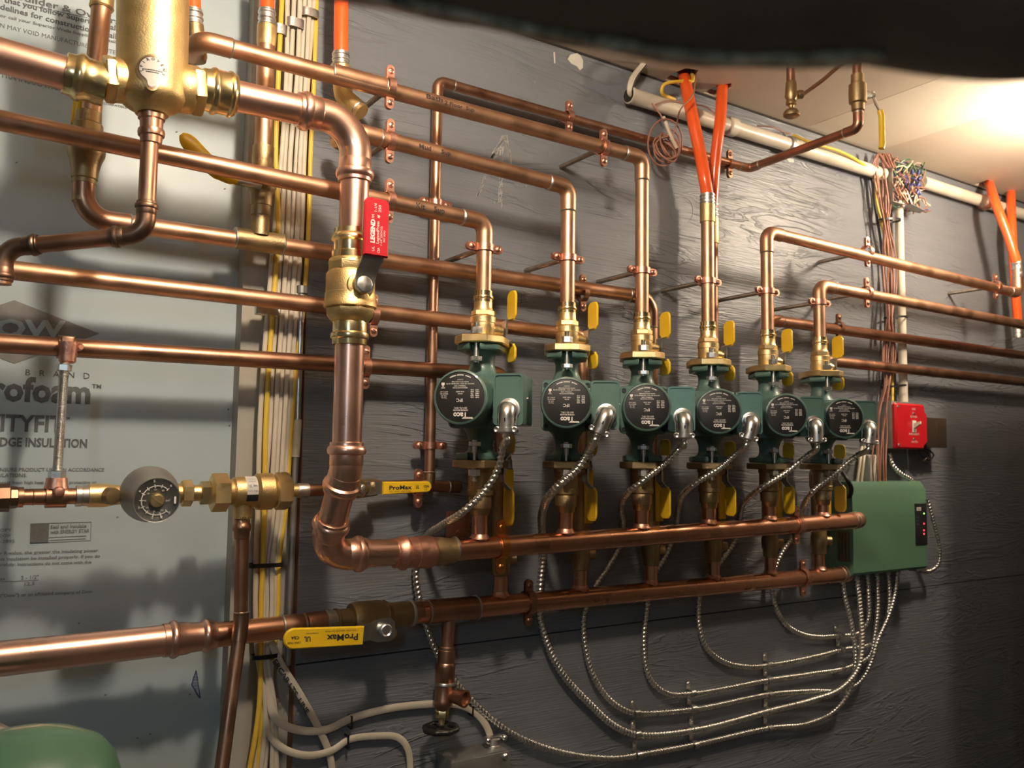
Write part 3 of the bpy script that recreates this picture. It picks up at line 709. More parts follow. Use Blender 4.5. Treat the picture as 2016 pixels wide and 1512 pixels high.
for i in range(6):
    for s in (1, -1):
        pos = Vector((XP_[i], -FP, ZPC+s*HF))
        lab = ('bright brass valve with yellow butterfly handle on top of the %s pump from the left' if s > 0 else 'shade-toned brass valve with yellow butterfly handle beneath the %s pump from the left') % upl[i]
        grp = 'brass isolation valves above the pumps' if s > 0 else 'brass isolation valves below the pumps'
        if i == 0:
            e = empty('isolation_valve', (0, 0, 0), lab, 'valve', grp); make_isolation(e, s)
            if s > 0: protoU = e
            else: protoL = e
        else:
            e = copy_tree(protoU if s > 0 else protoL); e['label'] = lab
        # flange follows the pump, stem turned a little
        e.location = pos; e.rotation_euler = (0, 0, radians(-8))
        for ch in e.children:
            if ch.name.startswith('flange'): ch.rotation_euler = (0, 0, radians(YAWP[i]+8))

# ---------------------------------------------------------------- manifolds
ZM1 = at(1200, 1054, FP); ZM2 = at(1200, 1173, RP)
A1 = at(872, 1085, FP); B1 = at(1688, 1024, FP)
e = empty('supply_manifold', A1, 'long copper manifold pipe running under the row of pumps, upper of the two', 'manifold')
MB().tube([A1, B1], 0.0152, 36).build('pipe', M_CMAN, e)
d = (B1-A1).normalized()
MB().lathe(B1-d*0.018, d, [(0, 0.0153), (0.001, 0.0162), (0.016, 0.0162), (0.024, 0.0150), (0.029, 0.0105), (0.031, 0.004), (0.0312, 0)], 36).build('end_cap', M_COP, e)
MB().lathe(B1-d*0.010, d, [(0, 0.0161), (0.0008, 0.0168), (0.0018, 0.0168), (0.0026, 0.0161)], 32).build('solder_joint', M_SOLD, e)
MB().lathe(B1-d*0.019, d, [(0, 0.0152), (0.001, 0.0160), (0.002, 0.0152)], 32).build('solder_joint', M_SOLD, e)
mz = lambda A, B, x: (A + (B-A)*((x-A.x)/(B.x-A.x)))
for i in range(6):
    q = mz(A1, B1, XP_[i]); top = ZPC-HF-0.070
    MB().tube([q, Vector((q.x, q.y, top))], 0.0111, 24).build('branch_tube', M_CMAN, e)
    zr = q.z+0.0135
    MB().lathe((q.x, q.y, zr), (0, 0, 1), [(0, 0.0150), (0.002, 0.0134), (0.005, 0.0118), (0.0065, 0.0112)], 24).build('braze_fillet', M_CLAMP, e)
    zz = top-0.004
    MB().lathe((q.x, q.y, zz), (0, 0, 1), [(-0.002, 0.0112), (0, 0.0126), (0.006, 0.0128), (0.007, 0.0115)], 24).build('collar', M_BOLD_SHADE, e)
A2 = at(700, 1217, RP); B2 = at(1664, 1130, RP)
e = empty('return_manifold', A2, 'long copper manifold pipe nearest the wall, lower of the two', 'manifold')
A2b = at(800, 1208, RP)
MB().tube([A2b, B2], 0.0156, 36).build('pipe', M_CMAN, e)
d = (B2-A2).normalized()
MB().lathe(B2-d*0.018, d, [(0, 0.0157), (0.001, 0.0166), (0.016, 0.0166), (0.024, 0.0155), (0.029, 0.0110), (0.031, 0.004), (0.0312, 0)], 36).build('end_cap', M_COP, e)
MB().lathe(B2-d*0.009, d, [(0, 0.0165), (0.0008, 0.0172), (0.0018, 0.0172), (0.0026, 0.0165)], 32).build('solder_joint', M_SOLD, e)
MB().lathe(B2-d*0.019, d, [(0, 0.0156), (0.001, 0.0164), (0.002, 0.0156)], 32).build('solder_joint', M_SOLD, e)
# tee on the manifold for the drain
mb = lathe_px((800, 1208), (940, 1196), RP, [(838, 44), (838.5, 47), (937, 44.5), (937.5, 42)]); mb.build('tee_fitting', M_COLD, e)
for x in (810, 841, 937):
    mb = lathe_px((800, 1208), (940, 1196), RP, [(x-2, 44.5), (x-1, 49), (x+1, 49), (x+2, 44.5)]); mb.build('solder_joint', M_SOLD, e)
for i in range(6):
    q = mz(A2, B2, XR_[i]); z1 = q.z+0.046
    MB().tube([q, Vector((q.x, q.y, z1))], 0.0111, 24).build('riser_tube', M_CMAN, e)
    MB().lathe((q.x, q.y, q.z+0.0140), (0, 0, 1), [(0, 0.0150), (0.002, 0.0134), (0.005, 0.0118), (0.0065, 0.0112)], 24).build('braze_fillet', M_CLAMP, e)
MANA2, MANB2 = A2, B2
# ball valves standing on the risers behind the supply manifold
rl = ['first', 'second', 'third', 'fourth', 'fifth', 'sixth']
rp = None
def make_riser_valve(e):
    MB().lathe((0, 0, 0), (0, 0, 1), [(0, 0.0124), (0.001, 0.0136), (0.014, 0.0140), (0.018, 0.0158), (0.034, 0.0162), (0.038, 0.0150), (0.126, 0.0150), (0.132, 0.0172), (0.158, 0.0176), (0.166, 0.0150), (0.184, 0.0138), (0.185, 0.0115)], 28).build('valve_body', M_BOLD_SHADE, e, M=1)
    MB().lathe((0, 0, 0.026), Vector((0.85, -0.5, 0)), [(0, 0.010), (0.018, 0.0085), (0.024, 0.0085), (0.025, 0.006)], 16).build('drain_outlet', M_BOLD_SHADE, e, M=1)
    MB().lathe((-0.004, -0.010, 0.166), (0, -1, 0), [(0, 0.0085), (0.007, 0.0080), (0.011, 0.0055), (0.014, 0.0050)], 16).build('stem', M_BOLD_SHADE, e, M=1)
    mb = MB(); mb.box((-0.004, -0.0235, 0.160), (0.013, 0.0022, 0.030), None, 0.0008); mb.hexa((-0.004, -0.0245, 0.166), (0, -1, 0), 0.004, 0.0052); h = mb.build('lever', M_LEVER, e, M=1)
    mb = MB(); mb.box((-0.004, -0.0248, 0.118), (0.0165, 0.0046, 0.084), None, 0.002); g = mb.build('handle_grip', M_YEL, h, M=1)
for i in range(6):
    q = mz(A2, B2, XR_[i]); p0 = Vector((q.x, q.y, q.z+0.044))
    lab = 'yellow-handled ball valve on the %s riser from the left behind the upper manifold' % rl[i]
    if i == 0:
        rp = empty('ball_valve', (0, 0, 0), lab, 'valve', 'yellow-handled ball valves behind the manifold'); make_riser_valve(rp); e = rp
    else: e = copy_tree(rp); e['label'] = lab
    e.location = p0
RISTOP = [mz(A2, B2, x).z+0.044+0.182 for x in XR_]

# ---------------------------------------------------------------- supply pipes and returns
def vz(x, off, z): return Vector((x, -off, z))
PT = ZPC+HF+0.075
c = 'pipe'
# bath line
P0 = at(398, 80, FP); e = empty('copper_pipe', P0, 'topmost long sloping copper pipe with handwriting, turning down to the third pump', c)
pc = at(1259, 309, FP); PD = Vector((P0.x-0.004, -0.075, P0.z-0.006))
run(e, [Vector((PD.x, -0.060, PD.z)), P0+Vector((-0.004, 0, 0)), Vector((XP_[2], -FP, pc.z)), vz(XP_[2], FP, PT)], 0.0111, M_COP)
A, B = at(830, 190, FP), at(925, 215, FP)
def hand(parent, s, x0, x1, h, a0, a1, r, turn=0.45):
    """marker lettering wrapped on a pipe whose axis runs from a0 to a1, between two photo columns"""
    def onaxis(px):
        lo, hi = 0.0, 1.0
        for _ in range(40):
            m_ = (lo+hi)/2; q = a0.lerp(a1, m_)-O
            if W/2+FPX*q.dot(_r)/q.dot(_f) < px: lo = m_
            else: hi = m_
        return a0.lerp(a1, lo)
    A, B = onaxis(x0), onaxis(x1); ax = (B-A).normalized()
    v = (O-A); v = (v-ax*v.dot(ax)).normalized(); u_ = ax.cross(v); u_ = -u_ if u_.z < 0 else u_
    n_ = (v*cos(turn)+u_*sin(turn)).normalized(); up_ = ax.cross(n_); up_ = -up_ if up_.z < 0 else up_
    mb = MB(); text_fit(mb, s, A, B, up_, mpx(h, A), n_, 0.015, 0.0005, cyl=r); mb.build('handwriting', M_INKB, parent)
hand(e, 'Bath', 832, 864, 9, P0, Vector((XP_[2], -FP, pc.z)), 0.0111, 0.55); hand(e, '2 Floor  Sup', 868, 926, 7, P0, Vector((XP_[2], -FP, pc.z)), 0.0111, 0.35)
Mcop = at(665, 133, FP)
coupling(e, at(685, 152, FP)*0.5+at(728, 163, FP)*0.5, Vector((XP_[2], -FP, pc.z))-P0, 0.0111, 0.075, M_COP)
# mud line
pm = at(1121, 369, FP); P0 = at(712, 265, FP)
e = empty('copper_pipe', P0, 'second sloping copper pipe with handwriting, turning down to the second pump', c)
run(e, [Vector((P0.x-0.012, -0.06, P0.z+0.004)), Vector((P0.x-0.012, -FP, P0.z+0.002)), Vector((XP_[1], -FP, pm.z)), vz(XP_[1], FP, PT)], 0.0111, M_COP)
hand(e, 'Mud     Sup', 818, 880, 8, P0, Vector((XP_[1], -FP, pm.z)), 0.0111)
# kitchen line
pk = at(955, 437, FP)
e = empty('copper_pipe', pk, 'third sloping copper pipe with handwriting, turning down to the leftmost pump', c)
run(e, [at(-70, 222, FP), Vector((XP_[0], -FP, pk.z)), vz(XP_[0], FP, PT)], 0.0111, M_COP)
hand(e, 'Kit    Sup', 812, 868, 11, at(-70, 222, FP), Vector((XP_[0], -FP, pk.z)), 0.0111, 0.3)
# fourth pump drop with orange tube
e = empty('copper_pipe', at(1392, 437, FP), 'vertical copper pipe dropping from the orange tube into the fourth pump', c)
MB().tube([vz(XP_[3], FP, at(1392, 430, FP).z), vz(XP_[3], FP, PT)], 0.0111, 24).build('pipe', M_COP, e)
zt = at(1392, 402, FP).z; zb = at(1392, 438, FP).z
MB().lathe((XP_[3], -FP, zb), (0, 0, 1), [(0, 0.0112), (0.0005, 0.0130), (zt-zb-0.001, 0.0132), (zt-zb, 0.0118)], 28).build('adapter', M_BSAT, e)
def crimp(parent, a, b, r, n=3, m=M_STEEL):
    L = (b-a).length; prof = [(0, r)]
    for k in range(n): t = (k+0.5)/n*L; prof += [(t-L*0.10, r), (t-L*0.05, r*1.10), (t+L*0.05, r*1.10), (t+L*0.10, r)]
    prof.append((L, r)); MB().lathe(a, b-a, prof, 24).build('crimp_sleeve', m, parent)
def pexline(pts, r, label, ca=None):
    e = empty('orange_tube', pts[0], label, 'tube', 'orange heating tubes')
    MB().tube(smooth(pts, 10), r, 22).build('tube', M_PEX, e)
    if ca: crimp(e, ca[0], ca[1], r*1.12)
    return e
xa = XP_[3]; za = at(1391, 384, FP).z
pexline([Vector(atZ(1344, 146, ZC+0.03)), Vector(atZ(1347, 152, ZC)), at(1362, 225, 0.085), at(1378, 300, 0.10), at(1387, 350, FP), vz(xa, FP, za), vz(xa, FP, zt)], 0.0108, 'orange tube from the ceiling cut-out, front one of the crossing pair, above the fourth pump', (vz(xa, FP, zt), vz(xa, FP, at(1391, 382, FP).z)))
xb = XR_[3]; z1 = at(1410, 430, RP+0.004).z; z2 = at(1410, 482, RP).z
e = pexline([Vector(atZ(1424, 166, ZC+0.03)), Vector(atZ(1422, 172, ZC)), at(1418, 235, 0.062), at(1409, 310, 0.055), vz(xb, 0.045, at(1408, 390, 0.045).z), vz(xb, RP, z1)], 0.0105, 'orange tube from the ceiling, rear one of the crossing pair, above the fourth pump', (vz(xb, RP, z1), vz(xb, RP, z1+0.03)))
e = empty('copper_pipe', vz(xb, RP, z2), 'vertical copper pipe half hidden behind the fourth pump line, fed by the rear orange tube', c)
MB().lathe((xb, -RP, z2), (0, 0, 1), [(0, 0.0112), (0.0005, 0.0128), (z1-z2-0.001, 0.0128), (z1-z2, 0.011)], 24).build('adapter', M_BSAT, e)
MB().tube([vz(xb, RP, z2+0.01), vz(xb, RP, RISTOP[3])], 0.0111, 24).build('pipe', M_COLD, e)
# fifth and sixth pumps
p5 = at(1508, 456, FP); e = empty('copper_pipe', p5, 'copper pipe rising from the fifth pump and turning right, highest right-hand pipe', c)
r5 = at(2004, 578, FP); run(e, [vz(XP_[4], FP, PT), vz(XP_[4], FP, p5.z), r5, r5+Vector((0.0, 0, 0.06))], 0.0111, M_COP)
p6 = at(1614, 562, FP); e = empty('copper_pipe', p6, 'copper pipe rising from the rightmost pump and turning right, second of the right-hand pipes', c)
r6 = at(2060, 648, FP); run(e, [vz(XP_[5], FP, PT), vz(XP_[5], FP, p6.z), r6], 0.0111, M_COP)
# returns
q5 = at(1530, 632, RP); e = empty('copper_pipe', q5, 'third copper pipe down at right, close to the wall behind the fifth pump pipe', c)
run(e, [vz(XR_[4], RP, RISTOP[4]), vz(XR_[4], RP, q5.z), at(2060, 706, RP)], 0.0111, M_COLD)
q6 = at(1650, 713, RP); e = empty('copper_pipe', q6, 'lowest of the four right-hand copper pipes, beside the rightmost pump valve', c)
run(e, [vz(XR_[5], RP, RISTOP[5]), vz(XR_[5], RP, q6.z), at(2060, 757, RP)], 0.0111, M_COLD)
q4 = at(1290, 588, RP); b4 = at(163, 429, 0.046)
e = empty('copper_pipe', b4, 'long copper pipe from the far left valve elbow to behind the third pump', c)
run(e, [at(166.5, 346, 0.046), b4, vz(XR_[2], RP, q4.z), vz(XR_[2], RP, RISTOP[2])], 0.0115, M_COP, mf=M_COLD, bend=1.7)
dd = (vz(XR_[2], RP, q4.z)-b4).normalized()
coupling(e, at(510, 475, 0.045), dd, 0.0115, 0.062, M_BOLD_SHADE, name='tee_fitting', big=1.2)
zq5 = at(1140, 660, RP); e = empty('copper_pipe', at(0, 531, RP), 'long copper pipe entering at mid left edge and ending behind the second pump', c)
run(e, [at(-90, 519, RP), vz(XR_[1], RP, zq5.z), vz(XR_[1], RP, RISTOP[1])], 0.0111, M_COP, mf=M_COLD)
zq6 = at(900, 736, RP); e = empty('copper_pipe', at(0, 676, RP), 'long darkened copper pipe carrying the threaded hanger, ending behind the leftmost pump', c)
run(e, [at(-90, 670, RP), vz(XR_[0], RP, zq6.z+0.004), vz(XR_[0], RP, RISTOP[0])], 0.0111, M_COLD, mf=M_COLD)

# thin half inch lines
e = empty('thin_copper_pipe', at(857, 160, 0.03), 'thin copper pipe up beside the pumps, across the wall and up to the ceiling valve', c)
Xd = at(1480, 332, 0.032).x
t0 = at(862, 160, 0.030); t1 = at(1475, 332, 0.030)
t2 = atX(1690, 252, Xd*0.985)
t3 = Vector((t2.x, t2.y, ZC+0.002))
zt_ = at(850, 935, 0.030).z
run(e, [vz(t0.x, 0.030, zt_), Vector((t0.x, -0.030, t0.z)), t1, t2, Vector((t2.x, t2.y, t2.z+0.075))], 0.0079, M_COLD, mf=M_COLD)
THIN = (t0, t1, t2)
V = empty('ball_valve', t2+Vector((0, 0, 0.045)), 'small brass ball valve with yellow lever just below the ceiling', 'valve')
b = t2
mb = MB(); mb.lathe((b.x, b.y, b.z+0.030), (0, 0, 1), [(0, 0.009), (0.001, 0.0105), (0.012, 0.011), (0.014, 0.0145), (0.030, 0.0150), (0.046, 0.0145), (0.048, 0.0110), (0.064, 0.0105), (0.065, 0.009)], 24); mb.build('valve_body', M_BOLD_SHADE, V)
sx = 1
mb = MB(); mb.lathe((b.x, b.y, b.z+0.060), (0.94, -0.34, 0), [(0, 0.008), (0.020, 0.007), (0.026, 0.0045), (0.032, 0.0045)], 14); mb.build('stem', M_STEEL, V)
sd = Vector((0.94, -0.34, 0)).normalized()
hp = Vector((b.x, b.y, b.z+0.060))+sd*0.030
mb = MB(); mb.tube([hp+Vector((0, 0, 0.008)), hp, hp+sd*0.006+Vector((0, 0, -0.014)), hp+sd*0.014+Vector((0, 0, -0.026))], 0.0045, 6, flat=0.5); h = mb.build('lever', M_STEEL, V)
MB().tube([hp+sd*0.013+Vector((0, 0, -0.024)), hp+sd*0.016+Vector((0, 0, -0.034)), hp+sd*0.016+Vector((0, 0, -0.085)), hp+sd*0.014+Vector((0, 0, -0.092))], 0.0052, 10).build('handle_grip', M_YEL, h)
e = empty('thin_copper_pipe', Vector((b.x, b.y, b.z+0.09)), 'short thin copper pipe between the ceiling and the small ceiling valve', c)
MB().tube([Vector((b.x, b.y, b.z+0.093)), Vector((b.x, b.y, max(ZC+0.03, b.z+0.14)))], 0.0079, 18).build('pipe', M_COLD, e)
# gauge tube with round knob valve
g = atX(1558, 215, b.x-0.105)
e = empty('needle_valve', g, 'small brass angle valve with round knob hanging from the ceiling', 'valve')
MB().tube([Vector((g.x, g.y, g.z+0.03)), Vector((g.x, g.y, ZC+0.03))], 0.0075, 18).build('supply_pipe', M_COLD, e)
MB().lathe((g.x, g.y, g.z+0.002), (0, 0, 1), [(0, 0.004), (0.004, 0.005), (0.006, 0.009), (0.011, 0.009), (0.013, 0.0075), (0.020, 0.0105), (0.028, 0.0100), (0.045, 0.0088), (0.046, 0.008)], 20).build('valve_body', M_BOLD_SHADE, e)
MB().lathe((g.x, g.y, g.z-0.014), (0, 0, 1), [(0, 0.010), (0.002, 0.0135), (0.007, 0.0138), (0.012, 0.0105), (0.015, 0.0045), (0.018, 0.004)], 24).build('knob', M_BOLD_SHADE, e)
oo = Vector((g.x, g.y, g.z+0.026)); s2 = (Vector((b.x, b.y, ZC-0.012))-oo)
MB().lathe(oo, Vector((s2.x, s2.y, 0.004)), [(0, 0.006), (0.012, 0.0062), (0.013, 0.0075), (0.020, 0.0075), (0.022, 0.004)], 14).build('side_outlet', M_BOLD_SHADE, e)
cable([oo+Vector((s2.x, s2.y, 0)).normalized()*0.02, oo.lerp(Vector((b.x, b.y, ZC-0.012)), 0.45)+Vector((0, 0, -0.008)), Vector((b.x, b.y, ZC-0.012)), Vector((b.x, b.y, ZC-0.012))+Vector((s2.x, s2.y, 0)).normalized()*0.12], 0.0034, M_COLD, 'slim copper tube curving from the knob valve towards the ceiling', 'tube', None, 'gauge_tube')
# ---------------------------------------------------------------- big copper line with air separator and red-handled valve
BP = 0.183
rb = 0.0176
Xv = at(694, 500, BP).x
c0 = at(-60, 91, BP)
e = empty('large_copper_pipe', at(0, 106, BP), 'large copper pipe entering at upper left and feeding the brass air separator', 'pipe')
MB().tube([at(-90, 84, BP), at(134, 146, BP)], rb, 40).build('pipe', M_CNEW, e)
mb = lathe_px((0, 105), (240, 178), BP, [(126, 74), (127, 80), (142, 82), (144, 84), (150, 92), (156, 94), (162, 92), (167, 85), (186, 82), (190, 84), (206, 84), (207, 70)]); mb.build('press_adapter', M_BPOL, e)
sep = empty('air_separator', at(301, 160, BP), 'brass air separator cylinder with round maker plate at upper left', 'air separator')
mb = lathe_px((303, -80), (299, 232), BP, [(-80, 134), (188, 131), (198, 128), (206, 114), (214, 92), (220, 70), (226, 62), (227, 20)], True, 56); mb.build('body', M_BSAT, sep)
mb = lathe_px((150, 148), (400, 180), BP, [(221, 84), (224, 88), (244, 86), (262, 74), (285, 60)]); mb.build('inlet', M_BSAT, sep)
mb = lathe_px((150, 148), (400, 180), BP, [(204, 90), (207, 96), (220, 97), (226, 90)], n=6, hexs=True); mb.build('inlet_hexagon', M_BSAT, sep)
mb = lathe_px((285, 165), (470, 190), BP, [(320, 60), (342, 84), (352, 93), (374, 94), (378, 90)]); mb.build('outlet', M_BSAT, sep)
mb = lathe_px((285, 165), (470, 190), BP, [(374, 94), (377, 101), (392, 101), (397, 94)], n=6, hexs=True); mb.build('outlet_hexagon', M_BSAT, sep)
# teardrop maker plate on the body
bc = at(301, 130, BP); Rb = mpx(131, bc)/2; pc = at(303, 140, BP+Rb)
vd = (O-Vector((bc.x, bc.y, O.z))); vd.z = 0; vd.normalize(); aw = atan2(vd.x, -vd.y)
def oncyl(x, z, lift):     # x along the surface, z height offset from plate centre
    a = x/Rb + aw; return Vector((bc.x+(Rb+lift)*sin(a), bc.y-(Rb+lift)*cos(a), bc.z+z))
def tear(k):
    L = []
    R = 0.0125*k; n = 0.0042*k
    for i in range(25):
        a = radians(-40+260*i/24); L.append((R*cos(a), 0.006+R*sin(a)))
    for i in range(6): t = i/5; L.append((-R*cos(radians(40))*(1-t)-n*t+0.0012*sin(pi*t), 0.006-R*sin(radians(40))*(1-t)-0.0150*k*t-0.0*t))
    for i in range(7): a = radians(180+180*i/6); L.append((n*cos(a), -0.0095*k+n*sin(a)))
    for i in range(6): t = 1-i/5; L.append((R*cos(radians(40))*(1-t)+n*t-0.0012*sin(pi*t), 0.006-R*sin(radians(40))*(1-t)-0.0150*k*t))
    return L
dz = at(303, 148, BP+Rb).z-bc.z
def tearmesh(k, l0, l1, m, name, par):
    mb = MB(); T = tear(k); cx = (0, 0.0)
    for lift in (l1,):
        vs = []; K = 6
        rings = []
        for j in range(K+1):
            s = j/K; rings.append([oncyl(x*(1-s)+0*s, dz+z*(1-s)+0.0*s, lift) for x, z in T])
        base = [oncyl(x, dz+z, l0) for x, z in T]
        mb.rings([base]+rings, caps=False)
    return mb.build(name, m, par)
rim = tearmesh(1.26, -0.0004, 0.0012, M_BPOL, 'plate_rim', sep); tearmesh(1.12, 0.0002, 0.0016, M_CDARK, 'plate_backing', sep)
plt = tearmesh(1.0, 0.0004, 0.0021, mat('grey_maker_plate', (0.40, 0.38, 0.34), 0.45), 'maker_plate', sep)
mb = MB()
word = 'SPIROVENT'
for i, ch in enumerate(word):
    a = radians(200-220*i/(len(word)-1)); R = 0.0100; vs, fs = text_geo(ch, 0.02, 'CENTER'); k = 0.0028/0.69
    out = []
    for v in vs:
        lx = v.x*k; lz = v.y*k-0.0010
        x = R*cos(a)+lx*sin(a)+lz*cos(a); z = 0.006+R*sin(a)-lx*cos(a)+lz*sin(a); out.append(oncyl(x, dz+z, 0.0025))
    mb.add(out, fs)
for zz, w in ((0.0040, 0.0095), (0.0018, 0.0060)):
    for k in range(8): x = -w+2*w*k/8; mb.add([oncyl(x, dz+zz, 0.0025), oncyl(x+w/4.6, dz+zz, 0.0025), oncyl(x+w/4.6, dz+zz+0.0009, 0.0025), oncyl(x, dz+zz+0.0009, 0.0025)], [(0, 1, 2, 3)])
mb.build('printed_text', M_INKK, plt)
# outlet line: separator to the elbow, down through the red-handled valve, back to the wall and into the manifold
e = empty('large_copper_pipe', at(694, 330, BP), 'large bright copper pipe with bends running from the air separator down to the upper manifold', 'pipe')
mb = lathe_px((380, 172), (620, 220), BP, [(397, 76), (398, 82), (412, 83), (416, 90), (421, 92), (426, 86), (446, 84), (449, 90), (453, 90), (456, 84), (462, 80), (463, 68)]); mb.build('press_adapter', M_BPOL, e)
pa = at(455, 187, BP); corner = at(690, 238, BP); corner = Vector((Xv, corner.y, corner.z))
low = at(684, 925, BP); low = Vector((Xv, -BP, low.z))
bot = at(636, 1094, FP); bot = Vector((at(636, 1085, FP).x, -FP, bot.z))
end = at(864, 1083, FP)
run(e, [pa, corner, vz(Xv, BP, at(688, 466, BP).z)], rb, M_CNEW, style='press', bend=1.55, n=40)
run(e, [vz(Xv, BP, at(686, 676, BP).z), low, bot, end], rb, M_CNEW, style='press', bend=1.35, n=40, sock=1.25)
dm = (A1-bot).normalized()
q = at(838, 1085, FP)
MB().lathe(at(776, 1089, FP), dm, [(0, rb*1.01), (0.0003, rb*1.12), (0.006, rb*1.12), (0.010, rb*1.28), (0.014, rb*1.30), (0.018, rb*1.13), (0.030, rb*1.15), (0.031, rb*1.22), (0.050, rb*1.24), (0.056, rb*1.15), (0.060, 0.0150)], 40).build('press_coupling', M_CLAMP, e)
dq = (at(900, 1083, FP)-at(820, 1087, FP)); 
MB().lathe(at(846, 1086, FP), dm, [(0, 0.016), (0.001, 0.0185), (0.014, 0.0192), (0.022, 0.0180), (0.030, 0.0168), (0.038, 0.0164), (0.039, 0.0153)], 36).build('adapter', M_BOLD_SHADE, e)
MB().lathe(at(893, 1081, FP), dm, [(0, 0.0160), (0.0010, 0.0172), (0.0024, 0.0172), (0.0036, 0.0155)], 32).build('solder_joint', M_SOLD, e)
# the red-handled ball valve
V = empty('ball_valve', vz(Xv, BP, at(690, 560, BP).z), 'large brass ball valve with a red lever on the large vertical copper pipe', 'valve')
mb = lathe_px((692, 440), (688, 690), BP, [(452, 60), (452.5, 66), (462, 67), (465, 74), (470, 78), (475, 77), (478, 67), (496, 66), (498, 74), (512, 76), (513, 82)], True, 44); mb.build('upper_press_end', M_BPOL, V)
mb = lathe_px((692, 440), (688, 690), BP, [(511, 80), (513, 84), (521, 88), (522, 84)], True, 44); mb.build('collar', M_BSAT, V)
mb = lathe_px((692, 440), (688, 690), BP, [(514, 84), (518, 92), (534, 92), (540, 84)], True, 8, False); mb.build('octagon', M_BSAT, V)
mb = lathe_px((692, 440), (688, 690), BP, [(534, 84), (541, 95), (578, 96), (579, 99), (596, 100), (598, 103), (606, 103), (608, 97)], True, 48); mb.build('body', M_BSAT, V)
mb = lathe_px((692, 440), (688, 690), BP, [(606, 92), (610, 100), (620, 98), (632, 78), (636, 66)], True, 8, False); mb.build('lower_octagon', M_BSAT, V)
mb = lathe_px((692, 440), (688, 690), BP, [(633, 66), (640, 68), (655, 68), (657, 74), (662, 76), (667, 74), (669, 68), (679, 67), (680, 60)], True, 44); mb.build('lower_press_end', M_BPOL, V)
sa = at(693, 561, BP); tipdir = Vector((0.30, -1, 0)).normalized(); sp = at(716, 560, BP+0.035)
base = vz(Xv, BP, sp.z); sdir = (sp-base); sdir.z = 0; Ls = sdir.length; sdir.normalize()
MB().lathe(base+sdir*0.014, sdir, [(0, 0.0185), (0.010, 0.0175), (0.014, 0.0165), (0.015, 0.0120), (Ls-0.014, 0.0100)], 28).build('stem_boss', M_BSAT, V)
MB().lathe(sp-sdir*0.004, sdir, [(0, 0.0095), (0.008, 0.0095), (0.0085, 0.0085)], 24).build('stem_nut', M_STEEL, V)
sd2 = sdir.cross(Vector((0, 0, 1))).normalized()
if sd2.x < 0: sd2 = -sd2
def leverM(org): return Matrix(((sd2.x, 0, sdir.x, org.x), (sd2.y, 0, sdir.y, org.y), (0, 1, 0, org.z), (0, 0, 0, 1)))
topz = at(735, 390, BP+0.05).z-sp.z; midz = at(735, 505, BP+0.05).z-sp.z
hd = 0.0135
h = MB(); R = []
for z, o_, hw in ((-0.010, 0.0, 0.006), (-0.006, 0.0, 0.011), (0.006, 0.0, 0.0125), (0.016, 0.002, 0.0128), (0.026, 0.010, 0.0132), (0.034, 0.013, 0.0138), (0.050, 0.014, 0.0138)):
    c = sp+sdir*(o_)+Vector((0, 0, z)); s = sd2*(0.006*min(1, max(0, z/0.04)))
    R.append([c+s-sd2*hw, c+s+sd2*hw, c+s+sd2*hw+sdir*0.003, c+s-sd2*hw+sdir*0.003])
h.rings(R); hh = h.build('lever', M_LEVER, V)
org = sp+sdir*0.0125+sd2*0.0065; w2 = 0.0158; poly = []
za, zb_ = midz, topz
for cx, cz, a0 in ((w2-0.005, za+0.001, -90), (w2-0.007, zb_-0.007, 0), (-w2+0.007, zb_-0.007, 90), (-w2+0.005, za+0.001, 180)):
    rr_ = 0.001 if cz == za+0.001 else 0.007
    for k in range(5): a = radians(a0+22.5*k); poly.append((cx+rr_*cos(a)+(0.004*(1 if cx > 0 else -1) if rr_ == 0.001 else 0), cz+rr_*sin(a)))
g = MB().prism(poly, 0.0062, leverM(org), 0.0018).build('handle_grip', M_RED, hh)
t = MB(); up = -sd2; yy = sdir*0.0062
def gt(s, z0, z1, x, h, b=0.0): text_fit(t, s, org+yy+Vector((0, 0, z0))+sd2*x, org+yy+Vector((0, 0, z1))+sd2*x, up, h, sdir, b, 0.0004)
L0 = za; LL = zb_-za
gt('LEGEND', L0+LL*0.22, L0+LL*0.62, -0.0030, 0.0052, 0.04); gt('LegendPress', L0+LL*0.22, L0+LL*0.60, 0.0025, 0.0036); gt('1-1/4" 250WOG', L0+LL*0.20, L0+LL*0.52, 0.0068, 0.0026)
gt('NO LEAD', L0+LL*0.26, L0+LL*0.46, 0.0104, 0.0022); gt('1-1/4', L0+LL*0.76, L0+LL*0.90, -0.0010, 0.0034); gt('250', L0+LL*0.76, L0+LL*0.88, 0.0045, 0.0034); gt('NSF', L0+LL*0.66, L0+LL*0.71, 0.003, 0.003, 0.03)
gt('UL', L0+LL*0.08, L0+LL*0.16, -0.003, 0.0032); gt('CSA', L0+LL*0.06, L0+LL*0.15, 0.004, 0.0032); gt('FM', L0+LL*0.64, L0+LL*0.70, -0.0042, 0.0030)
t.build('printed_text', M_INKW, g)
# separator drain line
dx = at(297, 240, BP).x; e = empty('copper_pipe', at(297, 300, BP), 'copper drain pipe with press elbow hanging below the brass air separator', 'pipe')
dtop = vz(dx, BP, at(298, 222, BP).z); del_ = vz(dx, BP, at(292, 462, BP).z); dl = at(8, 488, 0.115)
run(e, [dtop, del_, dl, vz(dl.x, 0.115, at(5, 560, 0.115).z)], 0.0079*1.15, M_COLD, style='press', bend=1.5, n=28, mf=M_CDARK)
mb = lathe_px((299, 215), (297, 300), BP, [(226, 46), (227, 52), (236, 50), (238, 44), (254, 42), (256, 49), (262, 51), (268, 49), (270, 42), (283, 40), (284, 34)], True, 32); mb.build('press_adapter', M_COLD, e)

